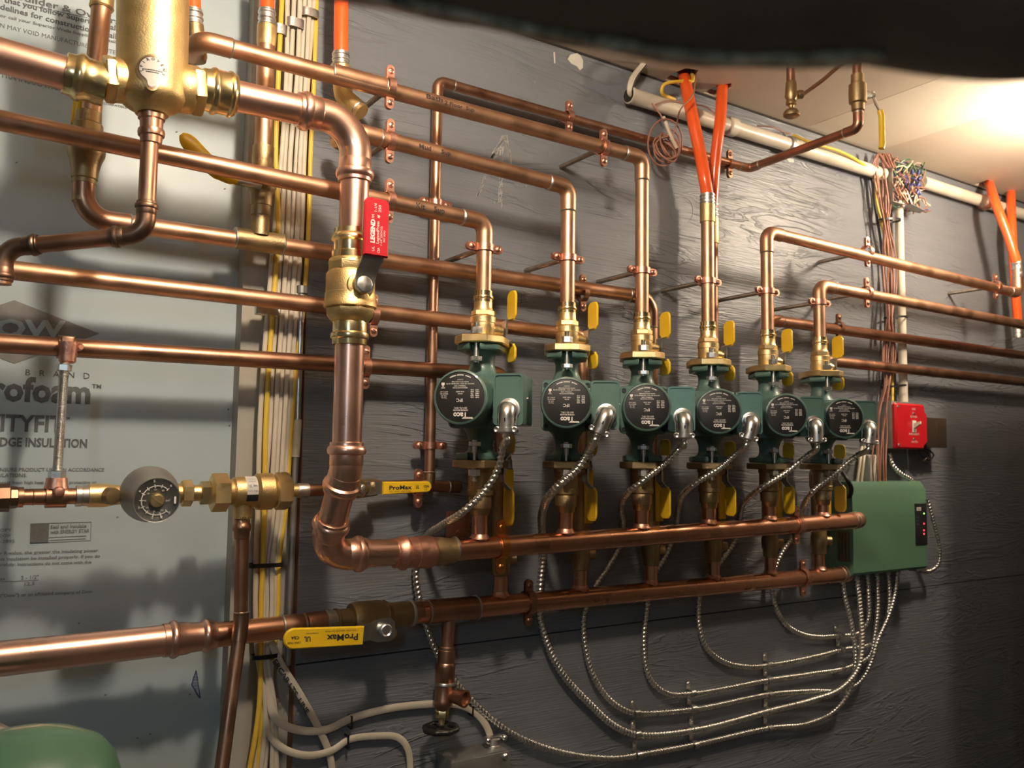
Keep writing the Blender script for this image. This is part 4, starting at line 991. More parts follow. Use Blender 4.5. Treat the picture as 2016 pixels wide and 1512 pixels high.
# ---------------------------------------------------------------- vertical line at far left with brass valve
LP = 0.046
e = empty('copper_pipe', at(190, 60, LP), 'vertical copper pipe at far left passing behind the large pipe union', 'pipe')
MB().tube([at(205, -40, LP), at(178, 245, LP)], 0.0113, 28).build('pipe', M_COP, e)
mb = lathe_px((205, -40), (178, 245), LP, [(-40, 42), (14, 44), (15, 46), (18, 42)], True); mb.build('coupling', M_BSAT, e)
V = empty('ball_valve', at(170, 300, LP), 'aged brass ball valve at far left behind the sloping pipe, its yellow lever edge-on', 'valve')
mb = lathe_px((176, 215), (163, 400), LP, [(220, 40), (222, 46), (243, 48), (246, 54), (268, 58), (288, 64), (292, 68), (300, 70), (306, 68), (318, 58), (338, 50), (352, 48), (354, 44), (362, 44), (363, 40), (398, 41)], True); mb.build('valve_body', M_BOLD_SHADE, V)
mb = MB(); mb.box(at(148, 262, LP-0.020), (0.010, 0.004, 0.030), None, 0.001); h = mb.build('lever', M_LEVER, V)
mb = MB(); p0 = at(157, 172, LP-0.012); p1 = at(148, 244, LP-0.014); mb.tube([p0, p1], 0.0052, 12, flat=0.6); mb.build('handle_grip', M_YEL, h)

# second vertical at the cable bundle: orange tube, copper, brass valve
e2 = pexline([at(526, -60, 0.05), at(526, 52, 0.05)], 0.0095, 'orange heating tube entering at the top edge, beside the yellow and white cables', (at(526, 20, 0.05), at(525, 54, 0.05)))
e = empty('copper_pipe', at(522, 150, 0.05), 'vertical copper pipe in front of the cable bundle above the brass valve', 'pipe')
mb = lathe_px((526, 40), (524, 100), 0.05, [(52, 30), (53, 38), (86, 38), (92, 34), (93, 30)], True); mb.build('adapter', M_BSAT, e)
MB().tube([at(524, 84, 0.05), at(518, 300, 0.05)], 0.0115, 28).build('pipe', M_COP, e)
V = empty('ball_valve', at(515, 350, 0.05), 'aged brass ball valve in front of the cable bundle, yellow lever pointing up left', 'valve')
mb = lathe_px((519, 280), (511, 470), 0.05, [(288, 36), (289, 41), (318, 42), (324, 40), (338, 52), (352, 56), (370, 56), (378, 48), (382, 42), (405, 41), (406, 38), (425, 38), (426, 36), (464, 36)], True); mb.build('valve_body', M_BOLD_SHADE, V)
p0 = at(520, 372, 0.078); p1 = at(432, 346, 0.080); p2 = at(360, 270, 0.080)
MB().tube([at(512, 362, 0.072), at(480, 356, 0.078), at(455, 350, 0.078)], 0.0075, 8, flat=0.35).build('lever', M_LEVER, V)
h = [o for o in V.children if o.name.startswith('lever')][0]
gp_ = smooth([at(468, 354, 0.079), at(430, 338, 0.080), at(390, 300, 0.080), at(357, 264, 0.080)], 6); MB().tube(gp_, [0.0075]*2+[0.0095]*4+[0.0108]*(len(gp_)-9)+[0.0098, 0.0078, 0.0035], 16, flat=0.42).build('handle_grip', M_YEL, h)
MB().lathe(at(513, 362, 0.052), (0, -1, 0), [(0, 0.012), (0.012, 0.010), (0.020, 0.007), (0.026, 0.006)], 18).build('stem', M_BOLD_SHADE, V)

# third: orange tube to the mud line; first: orange tube to the bath line
pexline([at(673, -60, 0.07), at(671, 60, 0.07), at(671, 104, 0.07)], 0.0098, 'orange heating tube left of centre, coming straight down beside the cable bundle', (at(671, 104, 0.07), at(671, 132, 0.07)))
e = empty('pipe_adapter', at(678, 180, 0.07), 'brass elbow adapter behind the topmost copper pipe, under the straight orange tube', 'pipe fitting')
run(e, [at(672, 130, 0.07), at(676, 190, 0.07), at(712, 222, 0.09)], 0.0118, M_BSAT, bend=1.1)
pexline([at(378, -60, 0.075), at(380, 20, 0.075)], 0.0098, 'orange heating tube entering at the top edge, just right of the brass separator', (at(380, 20, 0.075), at(381, 54, 0.075)))
e = empty('pipe_adapter', at(384, 100, 0.075), 'dull copper adapter beside the brass separator, under an orange tube', 'pipe fitting')
mb = lathe_px((381, 40), (388, 122), 0.075, [(50, 30), (51, 37), (112, 40), (122, 34), (124, 20)], True); mb.build('socket', M_BOLD_SHADE, e)

# ---------------------------------------------------------------- boiler feed line
QP = 0.075
FA, FB = (0, 980), (620, 965)
def fl(stops, m, name, par, n=32, hexs=False, A=FA, B=FB, off=QP): return lathe_px(A, B, off, stops, False, n, hexs).build(name, m, par)
e = empty('feed_pipe', at(100, 978, QP), 'corroded copper feed pipe at lower left held by a ring hanger', 'pipe')
fl([(-60, 30), (34, 30), (35, 40), (46, 40), (47, 32), (64, 32), (65, 35), (66, 32), (148, 32)], M_COLD, 'pipe', e)
fl([(-30, 56), (18, 56), (20, 50), (21, 44), (34, 42), (35, 30)], M_CDARK, 'union_nut', e, 8)
fl([(148, 34), (149, 42), (160, 42), (161, 40), (174, 42), (176, 36)], M_SOLD, 'union', e)
st = empty('check_valve', at(205, 975, QP), 'brass strainer fitting with round side port, left of the dial regulator', 'valve')
fl([(172, 40), (174, 46), (205, 47), (224, 40), (252, 36)], M_BRASS, 'body', st)
MB().lathe(at(212, 976, QP+0.006), Vector((0.35, -1, 0)), [(0, 0.0098), (0.012, 0.0095), (0.0135, 0.0088), (0.0138, 0)], 24).build('side_port', M_BOLD_SHADE, st)
hg = empty('ring_hanger', at(112, 940, QP), 'copper ring hanger with threaded steel rod holding the feed pipe under the dark pipe', 'hanger')
rt = at(127, 715, RP); rbm = at(112, 940, QP)
rbm = Vector((rbm.x, rbm.y, rbm.z)); rt = Vector((at(127, 715, RP+0.02).x, -0.062, at(127, 715, RP+0.02).z))
n = 170; MB().tube([rt.lerp(rbm, i/n) for i in range(n+1)], [0.0052 if i % 2 else 0.0047 for i in range(n+1)], 12).build('threaded_rod', M_STEEL, hg)
MB().hexa(rbm-Vector((0, 0, 0.001)), (0, 0, 1), 0.0085, 0.0092, 0.3).build('nut', M_STEEL, hg)
MB().hexa(rt-Vector((0, 0, 0.009)), (0, 0, 1), 0.0075, 0.0080, 0.3).build('nut', M_STEEL, hg)
fc = at(110, 978, QP)
MB().lathe(Vector((rbm.x, rbm.y, fc.z+0.009)), (0, 0, 1), [(0, 0.0125), (rbm.z-fc.z-0.0095, 0.0105), (rbm.z-fc.z-0.009, 0.008)], 24).build('socket', M_CLAMP, hg)
MB().lathe(fc-Vector((0.0105, 0, 0)), (1, 0, 0), [(0, 0.0085), (0.0002, 0.0122), (0.0208, 0.0122), (0.021, 0.0085)], 28).build('ring', M_COLD, hg)
MB().lathe(fc+Vector((0.001, -0.0105, 0.006)), Vector((0.1, -1, 0)), [(0, 0.0060), (0.004, 0.0060), (0.006, 0.0045), (0.0066, 0.002)], 18).build('screw', M_CLAMP, hg)
tc = at(130, 684, RP)
mb = MB(); mb.lathe(tc-Vector((0.009, 0, 0)), (1, 0, 0), [(0, 0.0113), (0.0002, 0.0135), (0.0178, 0.0135), (0.018, 0.0113)], 28)
mb.box(tc+Vector((0, -0.012, 0.000)), (0.013, 0.012, 0.022), None, 0.002); mb.build('upper_ring', M_COLD, hg)
MB().lathe(tc+Vector((0, -0.020, 0.004)), (0, 0, -1), [(0, 0.0105), (0.022, 0.0090), (0.024, 0.007)], 20).build('upper_socket', M_CLAMP, hg)
MB().lathe(tc+Vector((0.012, -0.012, 0.0)), (0.4, -1, 0), [(0, 0.0045), (0.003, 0.0045), (0.005, 0.003)], 14).build('screw', M_CLAMP, hg)
# pressure regulator with dial
rg = empty('pressure_regulator', at(300, 976, QP), 'grey dome-shaped pressure regulator with a round black dial on the feed pipe', 'regulator')
rc = at(294, 972, QP+0.012); rd = Vector((-0.16, -1, 0.0)).normalized()
fl([(244, 36), (270, 44), (330, 44), (356, 38)], M_BRASS, 'body', rg)
dc = at(309, 985, QP+0.062); rd = (dc-rc).normalized(); Ld = (dc-rc).length
MB().lathe(rc-rd*0.016, rd, [(0, 0.020), (0.006, 0.0290), (0.010, 0.0315), (0.016, 0.0322), (0.022, 0.0318), (0.030, 0.0300), (Ld-0.010, 0.0275), (Ld-0.002, 0.0258), (Ld+0.013, 0.0252), (Ld+0.0158, 0.0246), (Ld+0.0152, 0.0236)], 56).build('dome', M_GRY, rg)
dsk = MB().lathe(dc-rd*0.0012, rd, [(0, 0.0237), (0.0004, 0.0237)], 56).build('dial', M_BLK, rg)
e1 = Vector((0, 0, 1)); e1 = (e1-rd*e1.dot(rd)).normalized(); e2 = e1.cross(rd).normalized()
if e2.x < 0: e2 = -e2
mb = MB()
def dpt(R, a, l=0.0004): return dc+rd*l+e2*(R*1.15*cos(a))+e1*(R*1.15*sin(a))
for k in range(60):
    a, b = radians(48+264*k/60), radians(48+264*(k+1)/60); mb.add([dpt(0.0136, a), dpt(0.0144, a), dpt(0.0144, b), dpt(0.0136, b)], [(0, 1, 2, 3)])
for k in range(11):
    a = radians(48+264*k/10); w = 0.03; mb.add([dpt(0.0122, a-w), dpt(0.0158, a-w*0.8), dpt(0.0158, a+w*0.8), dpt(0.0122, a+w)], [(0, 1, 2, 3)])
for k, s in enumerate(('6', '', '5', '', '4', '', '3', '', '2', '1', '0')):
    if s:
        a = radians(48+264*k/10); c = dpt(0.0178, a); text_fit(mb, s, c-e2*0.001, c+e2*0.001, e1, 0.0026, rd, 0.0, 0.0002)
for k, s in enumerate(('80', '60', '50', '40', '30', '20', '10')):
    a = radians(62+236*k/6); c = dpt(0.0107, a); text_fit(mb, s, c-e2*0.0012-e1*0.001, c+e2*0.0012-e1*0.001, e1, 0.0018, rd, 0.0, 0.0002)
text_fit(mb, 'psi', dpt(0.0098, 0)-e2*0.002-e1*0.001, dpt(0.0098, 0)+e2*0.002-e1*0.001, e1, 0.0022, rd)
mb.box(dpt(0.0165, 0), (0.0022, 0.0006, 0.0078))
mb.build('printed_scale', M_INKW, dsk)
MB().lathe(dc-rd*0.001, rd, [(0, 0.0078), (0.0035, 0.0074), (0.0048, 0.0062), (0.0052, 0)], 28).build('adjusting_screw', M_BRASS, rg)
MB().box(dc+rd*0.0043, (0.0125, 0.0006, 0.0012), Matrix.Rotation(0.6, 3, 'Y')).build('screw_slot', M_BOLD_SHADE, [o for o in rg.children if o.name.startswith('adjusting')][0])
# nuts and the double check valve
bf = empty('backflow_preventer', at(510, 965, QP), 'brass backflow preventer with hex union nuts, white label and VENT outlet', 'valve')
fl([(356, 46), (358, 52), (376, 52), (378, 46)], M_BRASS, 'small_nut', bf, 6, True)
fl([(376, 32), (394, 32)], M_BRASS, 'nipple', bf)
fl([(393, 42), (395, 46), (417, 46), (419, 42)], M_BPOL, 'middle_nut', bf, 6, True)
fl([(414, 66), (417, 76), (446, 76), (449, 66)], M_BRASS, 'union_nut', bf, 6, True)
fl([(447, 52), (456, 50), (460, 58), (470, 60), (500, 60), (503, 66), (506, 72), (533, 72), (536, 66), (542, 62)], M_BSAT, 'body', bf, 44)
fl([(538, 62), (543, 74), (563, 74), (569, 68), (570, 40)], M_BRASS, 'union_nut', bf, 8, True)
vt = at(479, 966, QP); 
MB().lathe(Vector((vt.x, vt.y, vt.z)), (0, 0, -1), [(0, 0.0125), (0.012, 0.0130), (0.016, 0.0115), (0.034, 0.0108), (0.0345, 0.009)], 32).build('vent_outlet', M_BSAT, bf)
mb = MB()
A = at(472, 1026, QP+0.0120); B = at(494, 1025, QP+0.0120); text_fit(mb, 'VENT', A, B, UP, mpx(8, A), FR, 0.02, 0.0005); mb.build('cast_text', M_BPOL, bf)
la = line_pt(FA, FB, QP, 489); Rr = mpx(60, la)/2; mb = MB(); mb2 = MB(); mb3 = MB()
L = []
for x0, x1, a0, a1, m_ in ((478, 500, -8, 85, mb), (478, 500, -34, -8, mb2)):
    xa_, xb_ = line_pt(FA, FB, QP, x0), line_pt(FA, FB, QP, x1)
    rows = []
    for k in range(13):
        a = radians(a0+(a1-a0)*k/12); d = Vector((0, -cos(a), sin(a)))*(Rr+0.0004); rows.append([xa_+d, xb_+d])
    m_.add([v for r_ in rows for v in r_], [(2*k, 2*k+1, 2*k+3, 2*k+2) for k in range(12)])
lb = mb.build('label', M_PAPER, bf); mb2.build('label_stripe', M_BLK, bf)
def lt(s, x0, x1, ang, h):
    a = radians(ang); d = Vector((0, -cos(a), sin(a))); A = line_pt(FA, FB, QP, x0)+d*(Rr+0.0006); B = line_pt(FA, FB, QP, x1)+d*(Rr+0.0006)
    text_fit(mb3, s, A, B, Vector((0, sin(a), cos(a))), h, d, 0.0, 0.0003)
lt('UL FM', 481, 497, 18, 0.0035); lt('175 PSI', 480, 498, 2, 0.0022); lt('THERMO', 480, 498, 52, 0.0016); lt('CHECK', 482, 496, 40, 0.0016)
mb3.build('printed_text', M_INKS, lb)
e = empty('feed_pipe', at(600, 966, QP*0.9), 'copper feed pipe running from the brass union behind the large copper pipe', 'pipe')
fl([(568, 25), (606, 25)], M_BSAT, 'tailpiece', e); fl([(585, 27), (587, 29), (606, 29), (607, 26)], M_SOLD, 'solder_joint', e); fl([(604, 24.5), (708, 22.5)], M_COLD, 'pipe', e)
# vent drain pipe
ve = empty('vent_pipe', at(477, 1100, QP), 'dark copper vent pipe dropping from the brass valve and slanting down left', 'pipe')
vp = [vt+Vector((0, 0, -0.034)), at(474, 1234, QP), at(430, 1560, QP+0.05)]
vp[0] = Vector((vt.x, vt.y, vt.z-0.036))
MB().tube([vp[0], vp[1]], 0.0079*1.05, 24).build('pipe', M_COLD, ve)
mb = MB(); mb.tube([Vector((vp[1].x, vp[1].y, vp[1].z+0.018)), Vector((vp[1].x, vp[1].y, vp[1].z+0.002)), vp[1]+(vp[2]-vp[1]).normalized()*0.018], 0.0092, 24); mb.build('elbow', M_CDARK, ve)
MB().tube([vp[1], vp[2]], 0.0079*1.05, 24).build('lower_pipe', M_CDARK, ve)
MB().lathe(Vector((vt.x, vt.y, vt.z-0.034)), (0, 0, -1), [(0, 0.008), (0.001, 0.0098), (0.006, 0.0100), (0.008, 0.0116), (0.013, 0.0118), (0.016, 0.0100), (0.024, 0.0095), (0.025, 0.0085)], 28).build('press_adapter', M_COLD, ve)
MB().lathe(Vector((vp[1].x, vp[1].y, vp[1].z+0.017)), (0, 0, 1), [(0, 0.0092), (0.0008, 0.0099), (0.0018, 0.0085)], 24).build('solder_joint', M_SOLD, ve)
# small lever valve behind the large pipe
V = empty('ball_valve', at(712, 960, 0.05), 'small ball valve with horizontal yellow lever between the large pipe and the thin pipe tee', 'valve')
MB().tube([line_pt(FA, FB, QP, 706), at(735, 959, 0.05)], 0.0125, 24).build('valve_body', M_BOLD_SHADE, V)
MB().lathe(at(716, 960, 0.055), (0, -1, 0), [(0, 0.012), (0.010, 0.011), (0.018, 0.0065), (0.022, 0.006)], 20).build('stem', M_BOLD_SHADE, V)
so = at(713, 963, 0.078)
MB().hexa(so, (0, -1, 0), 0.005, 0.0060).build('nut', M_STEEL, V)
def lev(parent, pts, w, th, m, name):
    """flat lever through px points (x, y, off), width w metres in the wall plane"""
    P = [at(*p) for p in pts]; mb = MB(); R = []
    for i, p in enumerate(P):
        d = (P[min(i+1, len(P)-1)]-P[max(i-1, 0)]).normalized(); s = Vector((0, -1, 0)).cross(d).normalized(); ww = w[i] if isinstance(w, list) else w
        R.append([p-s*ww/2, p+s*ww/2, p+s*ww/2+Vector((0, -th, 0)), p-s*ww/2+Vector((0, -th, 0))])
    mb.rings(R); return mb.build(name, m, parent), P
h, _ = lev(V, [(700, 963, 0.078), (706, 963, 0.078), (728, 962, 0.078), (738, 961, 0.086), (766, 960, 0.088)], [0.010, 0.016, 0.018, 0.017, 0.015], 0.0022, M_LEVER, 'lever')
ga, gb = at(751, 961, 0.089), at(847, 958, 0.089)
def grip(parent, a, b, w0, w1, th, m=M_YEL):
    d = (b-a); L = d.length; d = d.normalized(); s = Vector((0, -1, 0)).cross(d).normalized(); poly = [(0, -w0/2), (L-w1/2, -w1/2)]+[(L-w1/2+w1/2*cos(radians(t)), w1/2*sin(radians(t))) for t in range(-75, 76, 15)]+[(L-w1/2, w1/2), (0, w0/2)]
    n_ = Vector((0, -1, 0)); n_ = (n_-d*n_.dot(d)).normalized(); s = n_.cross(d)
    M = Matrix(((d.x, s.x, n_.x, a.x), (d.y, s.y, n_.y, a.y), (d.z, s.z, n_.z, a.z), (0, 0, 0, 1)))
    o = MB().prism(poly, th, M, th*0.28).build('handle_grip', m, parent); return o, d, s, n_
g, d, s, n_ = grip(h, ga, gb, 0.0172, 0.0150, 0.0052)
mb = MB(); upv = Vector((0, 0, 1)); L = (gb-ga).length
def gtx(s_, t0, t1, dz, hh, bold=0.0, flip=False):
    A = ga+d*L*t0+n_*0.0052+Vector((0, 0, dz)); B = ga+d*L*t1+n_*0.0052+Vector((0, 0, dz))
    text_fit(mb, s_, A, B, upv, hh, n_, bold, 0.0004)
gtx('ProMax', 0.12, 0.58, -0.0022, 0.0052, 0.03); gtx('FULL PORT  600 WOG', 0.12, 0.56, -0.0058, 0.0017); gtx('UL', 0.66, 0.73, -0.002, 0.0045, 0.03); gtx('CSA', 0.82, 0.94, -0.0006, 0.003, 0.03); gtx('1/2', 0.84, 0.90, -0.0046, 0.0024)
mb.build('printed_text', M_INKK, g)
# thin pipe tee and its stub
e = empty('pipe_tee', at(850, 955, 0.03), 'soldered copper tee with capped stub at the foot of the thin vertical pipe', 'pipe fitting')
zt2 = at(850, 955, 0.030).z
MB().tube([vz(t0.x, 0.030, zt_+0.002), vz(t0.x, 0.030, zt2)], 0.0090, 20).build('branch', M_BOLD_SHADE, e)
MB().tube([at(735, 959, 0.036), Vector((t0.x-0.005, -0.030, zt2)), at(884, 958, 0.030)], 0.0088, 20).build('run', M_COLD, e)
MB().tube([at(882, 958, 0.030), at(903, 958, 0.030), at(908, 958, 0.030)], [0.0092, 0.0092, 0.0045], 20).build('cap', M_CDARK, e)
MB().lathe(at(882, 958, 0.030), (1, 0, 0), [(-0.001, 0.009), (0, 0.0098), (0.0015, 0.0092)], 20).build('solder_joint', M_SOLD, e)
MB().lathe(vz(t0.x, 0.030, zt_+0.004), (0, 0, 1), [(-0.001, 0.0088), (0, 0.0096), (0.0015, 0.0082)], 20).build('solder_joint', M_SOLD, e)

# ---------------------------------------------------------------- return line at lower left with big lever valve
GA, GB = (0, 1297), (800, 1208)
def gl(stops, m, name, par, n=36, hexs=False): return lathe_px(GA, GB, RP, stops, False, n, hexs).build(name, m, par)
def glp(x): return line_pt(GA, GB, RP, x)
e = empty('large_copper_pipe', glp(160), 'large copper pipe crossing the insulation at lower left with a double press coupling', 'pipe')
GA2 = (0, 1298)
gl([(-60, 70.5), (322, 60)], M_CNEW, 'pipe', e)
gl([(320, 61), (321, 65), (332, 64), (336, 71), (341, 74), (346, 71), (350, 65), (366, 63), (374, 58), (396, 56), (400, 63), (405, 66), (410, 63), (414, 56), (424, 54), (425, 50)], M_CNEW, 'press_coupling', e)
e = empty('copper_pipe', glp(490), 'short darker copper pipe between the press coupling and the lower left ball valve', 'pipe')
gl([(422, 49), (552, 44.5)], M_CMAN, 'pipe', e)
gl([(552, 46), (553, 51), (556, 51), (557, 47)], M_SOLD, 'solder_joint', e)
gl([(556, 47), (590, 46), (596, 44), (599, 48), (603, 44), (608, 47), (640, 46)], M_COLD, 'coupling', e)
gl([(639, 46), (640, 50), (644, 50), (645, 44)], M_SOLD, 'solder_joint', e)
gl([(644, 44), (660, 44)], M_SOLD, 'nipple', e)
V = empty('ball_valve', glp(745), 'large aged brass ball valve at lower left with a long upside-down yellow lever', 'valve')
gl([(659, 46), (660, 50), (664, 50), (666, 46), (704, 44), (705, 40)], M_BOLD_SHADE, 'end_socket', V)
gl([(690, 50), (691, 62), (696, 67), (706, 68), (726, 67), (727, 66), (745, 65), (752, 60), (757, 62), (762, 56), (766, 50)], M_BOLD_SHADE, 'valve_body', V)
gl([(764, 50), (806, 47), (807, 44)], M_BOLD_SHADE, 'end_socket', V)
gl([(806, 46), (808, 51), (811, 51), (812, 46)], M_SOLD, 'solder_joint', V)
gl([(811, 44), (828, 43.5)], M_COLD, 'nipple', V)
MB().lathe(at(748, 1236, RP+0.012), (0.10, -1, -0.12), [(0, 0.016), (0.014, 0.014), (0.022, 0.0095), (0.030, 0.009)], 24).build('stem', M_BOLD_SHADE, V)
n0 = at(757, 1240, RP+0.045)
MB().lathe(n0+Vector((0, 0.002, 0)), (0, -1, 0), [(0, 0.0125), (0.002, 0.0125), (0.0022, 0.0085), (0.008, 0.0085), (0.009, 0.0072), (0.0075, 0.0055), (0.0078, 0)], 24).build('nut', M_STEEL, V)
h, _ = lev(V, [(776, 1238, RP+0.043), (768, 1239, RP+0.043), (744, 1241, RP+0.043), (728, 1243, RP+0.052), (700, 1248, RP+0.055)], [0.018, 0.030, 0.030, 0.022, 0.021], 0.0025, M_LEVER, 'lever')
ga, gb = at(713, 1250, RP+0.056), at(556, 1257, RP+0.056)
g, d, s, n_ = grip(h, ga, gb, 0.0235, 0.0255, 0.0060)
mb = MB(); L = (gb-ga).length; upv = Vector((0, 0, -1))
def gtx2(s_, t0_, t1_, dz, hh, bold=0.0):
    A = ga+d*L*t0_+n_*0.006+Vector((0, 0, dz)); B = ga+d*L*t1_+n_*0.006+Vector((0, 0, dz)); text_fit(mb, s_, A, B, upv, hh, n_, bold, 0.0004)
gtx2('ProMax', 0.08, 0.48, 0.0030, 0.0075, 0.03); gtx2('1" FULL PORT BRONZE 600 WOG', 0.08, 0.50, 0.0085, 0.0018); gtx2('UL', 0.68, 0.76, 0.002, 0.0060, 0.03); gtx2('CSA', 0.82, 0.92, 0.0030, 0.0034, 0.03); gtx2('LEAD FREE', 0.80, 0.96, -0.0035, 0.0026); gtx2('THREADED', 0.58, 0.74, 0.0068, 0.0018)
mb.build('printed_text', M_INKK, g)

# drain assembly below the lower manifold
e = empty('drain_valve', at(872, 1380, RP), 'copper drain assembly with a black round handwheel below the lower manifold', 'valve')
DA, DB = (884, 1215), (869, 1425)
def dl_(stops, m, name, n=28, hexs=False): return lathe_px(DA, DB, RP, stops, True, n, hexs).build(name, m, e)
dl_([(1215, 26), (1276, 26), (1277, 28)], M_COLD, 'pipe'); dl_([(1272, 27), (1274, 31), (1279, 31), (1280, 33), (1308, 34)], M_COLD, 'coupling')
dl_([(1304, 35), (1307, 39), (1312, 40), (1340, 38), (1343, 36)], M_COLD, 'socket'); dl_([(1342, 36), (1344, 39), (1348, 39), (1350, 34)], M_SOLD, 'solder_joint')
dl_([(1348, 33), (1376, 34), (1378, 36), (1386, 36), (1392, 30), (1398, 25)], M_COLD, 'tee_body'); dl_([(1396, 24), (1398, 27), (1412, 26), (1414, 20)], M_BPOL, 'valve_nut', 6, True)
dl_([(1412, 12), (1428, 12)], M_BRASS, 'stem')
nb0 = at(884, 1368, RP+0.002); nb1 = at(916, 1376, RP+0.030)
MB().lathe(nb0, nb1-nb0, [(0, 0.0090), ((nb1-nb0).length*0.6, 0.0105), ((nb1-nb0).length, 0.0125), ((nb1-nb0).length+0.0006, 0.010), ((nb1-nb0).length-0.004, 0.0095), ((nb1-nb0).length-0.0042, 0)], 26).build('hose_outlet', M_COLD, e)
wc = at(868, 1434, RP+0.004)
mb = MB(); R = []
K = 64
for k in range(K):
    a = 2*pi*k/K; rr_ = 0.0225*(1+0.045*cos(8*a)); c = wc+Vector((rr_*cos(a), rr_*sin(a), 0)); o = Vector((cos(a), sin(a), 0))
    R.append([c+o*0.0042*cos(b)+Vector((0, 0, 0.0042*sin(b))) for b in [2*pi*j/10 for j in range(10)]])
mb.rings(R, closed=True)
for k in range(4): a = pi/2*k+0.5; mb.tube([wc, wc+Vector((0.021*cos(a), 0.021*sin(a), 0))], 0.0026, 8)
mb.lathe(wc-Vector((0, 0, 0.005)), (0, 0, 1), [(0, 0.006), (0.010, 0.006)], 16)
mb.build('handwheel', M_TIE, e)

# ---------------------------------------------------------------- pipe clamps
rf_ = 0.0111
G = 'copper ring hangers on the front pipes'
def cl(px, py, off, axis, r, label, group=None, **k): return clamp(at(px, py, off), axis, r, label, group, **k)
cl(767, 172, FP, 'x', rf_, 'copper pipe clamp on the topmost sloping pipe, just left of the handwriting', G)
cl(767, 278, FP, 'x', rf_, 'copper pipe clamp on the second sloping pipe, beside the large bend', G)
cl(766, 396, FP, 'x', rf_, 'copper pipe clamp on the third sloping pipe, beside the red lever', G)
cl(1188, 291, FP, 'x', rf_, 'copper pipe clamp near the right end of the topmost sloping pipe', G)
cl(1707, 496, FP, 'x', rf_, 'copper pipe clamp on the upper right-hand pipe where it crosses the wires', G)
cl(1960, 564, FP, 'x', rf_, 'copper pipe clamp at the far right end of the upper right-hand pipe', G)
cl(1706, 576, FP, 'x', rf_, 'copper pipe clamp on the second right-hand pipe, in front of the wires', G)
lab = ['leftmost pump', 'second pump', 'third pump', 'fourth pump', 'fifth pump', 'rightmost pump']
for i, y in enumerate((488, 508, 533, 553, 573, 595)):
    q = at([953, 1117, 1262, 1392, 1508, 1612][i], y, FP); q.x = XP_[i]
    clamp(q, 'z', rf_, 'copper clamp on the vertical pipe above the '+lab[i], 'copper clamps above the pumps')
G2 = 'copper clamps close to the wall'
cl(1147, 577, RP, 'x', 0.0115, 'dark copper clamp close to the wall between the second and third pump pipes', G2, m=M_COLD)
cl(1651, 646, RP, 'x', rf_, 'dark copper clamp on the third right-hand pipe, above the last pump valve', G2, m=M_COLD)
cl(735, 621, RP, 'x', rf_, 'copper clamp half hidden behind the large brass ball valve', G2)
cl(719, 723, RP, 'x', rf_, 'copper clamp just right of the large vertical pipe, on the dark pipe', G2)
cl(1120, 229, 0.030, 'x', 0.0079, 'small copper clamp on the thin pipe near the top of the wall', G2)
cl(1436, 323, 0.030, 'x', 0.0079, 'small dark copper clamp on the thin pipe right of the orange tubes', G2, m=M_COLD)
q = at(856, 400, 0.03); q.x = t0.x; clamp(q, 'z', 0.0079, 'small copper clamp on the thin vertical pipe behind the third sloping pipe', G2)
q = at(849, 877, 0.03); q.x = t0.x; clamp(q, 'z', 0.0079, 'small copper clamp on the thin vertical pipe above the short yellow lever', G2)
cl(823, 961, 0.033, 'x', 0.0085, 'small copper clamp behind the short yellow lever', G2)
G3 = 'clamps holding the manifolds'
M_ORC = mat('orange_tinted_copper', (0.78, 0.33, 0.10), 0.30, 1, (0.62, 0.25, 0.08), 40)
q = mz(A1, B1, at(985, 1070, FP).x); clamp(q, 'x', 0.0154, 'orange-tinted copper clamp on the upper manifold beside the leftmost pump branch', G3, m=M_ORC, w=0.014, ear=0.020)
q = mz(A1, B1, at(1567, 1035, FP).x); clamp(q, 'x', 0.0154, 'copper clamp near the right end of the upper manifold', G3, w=0.013)
q = mz(A2, B2, at(1040, 1190, RP).x); clamp(q, 'x', 0.0158, 'copper clamp on the left half of the lower manifold', G3, m=M_COLD, w=0.013)
q = mz(A2, B2, at(1580, 1140, RP).x); clamp(q, 'x', 0.0158, 'copper clamp near the right end of the lower manifold', G3, w=0.013)
q = at(900, 1032, 0.0); mb = MB(); mb.box(q+Vector((0, -0.0015, 0)), (0.042, 0.003, 0.040), None, 0.0008); e = mb.build('wall_plate', M_CLAMP, None, 'flat copper mounting plate on the wall behind the left end of the upper manifold', 'plate')
for dx_, dz_ in ((-0.012, 0.01), (0.012, 0.01), (0, -0.012)): MB().lathe(q+Vector((dx_, -0.003, dz_)), (0, -1, 0), [(0, 0.0035), (0.0015, 0.003), (0.0018, 0)], 12).build('screw', M_CLAMP, e)
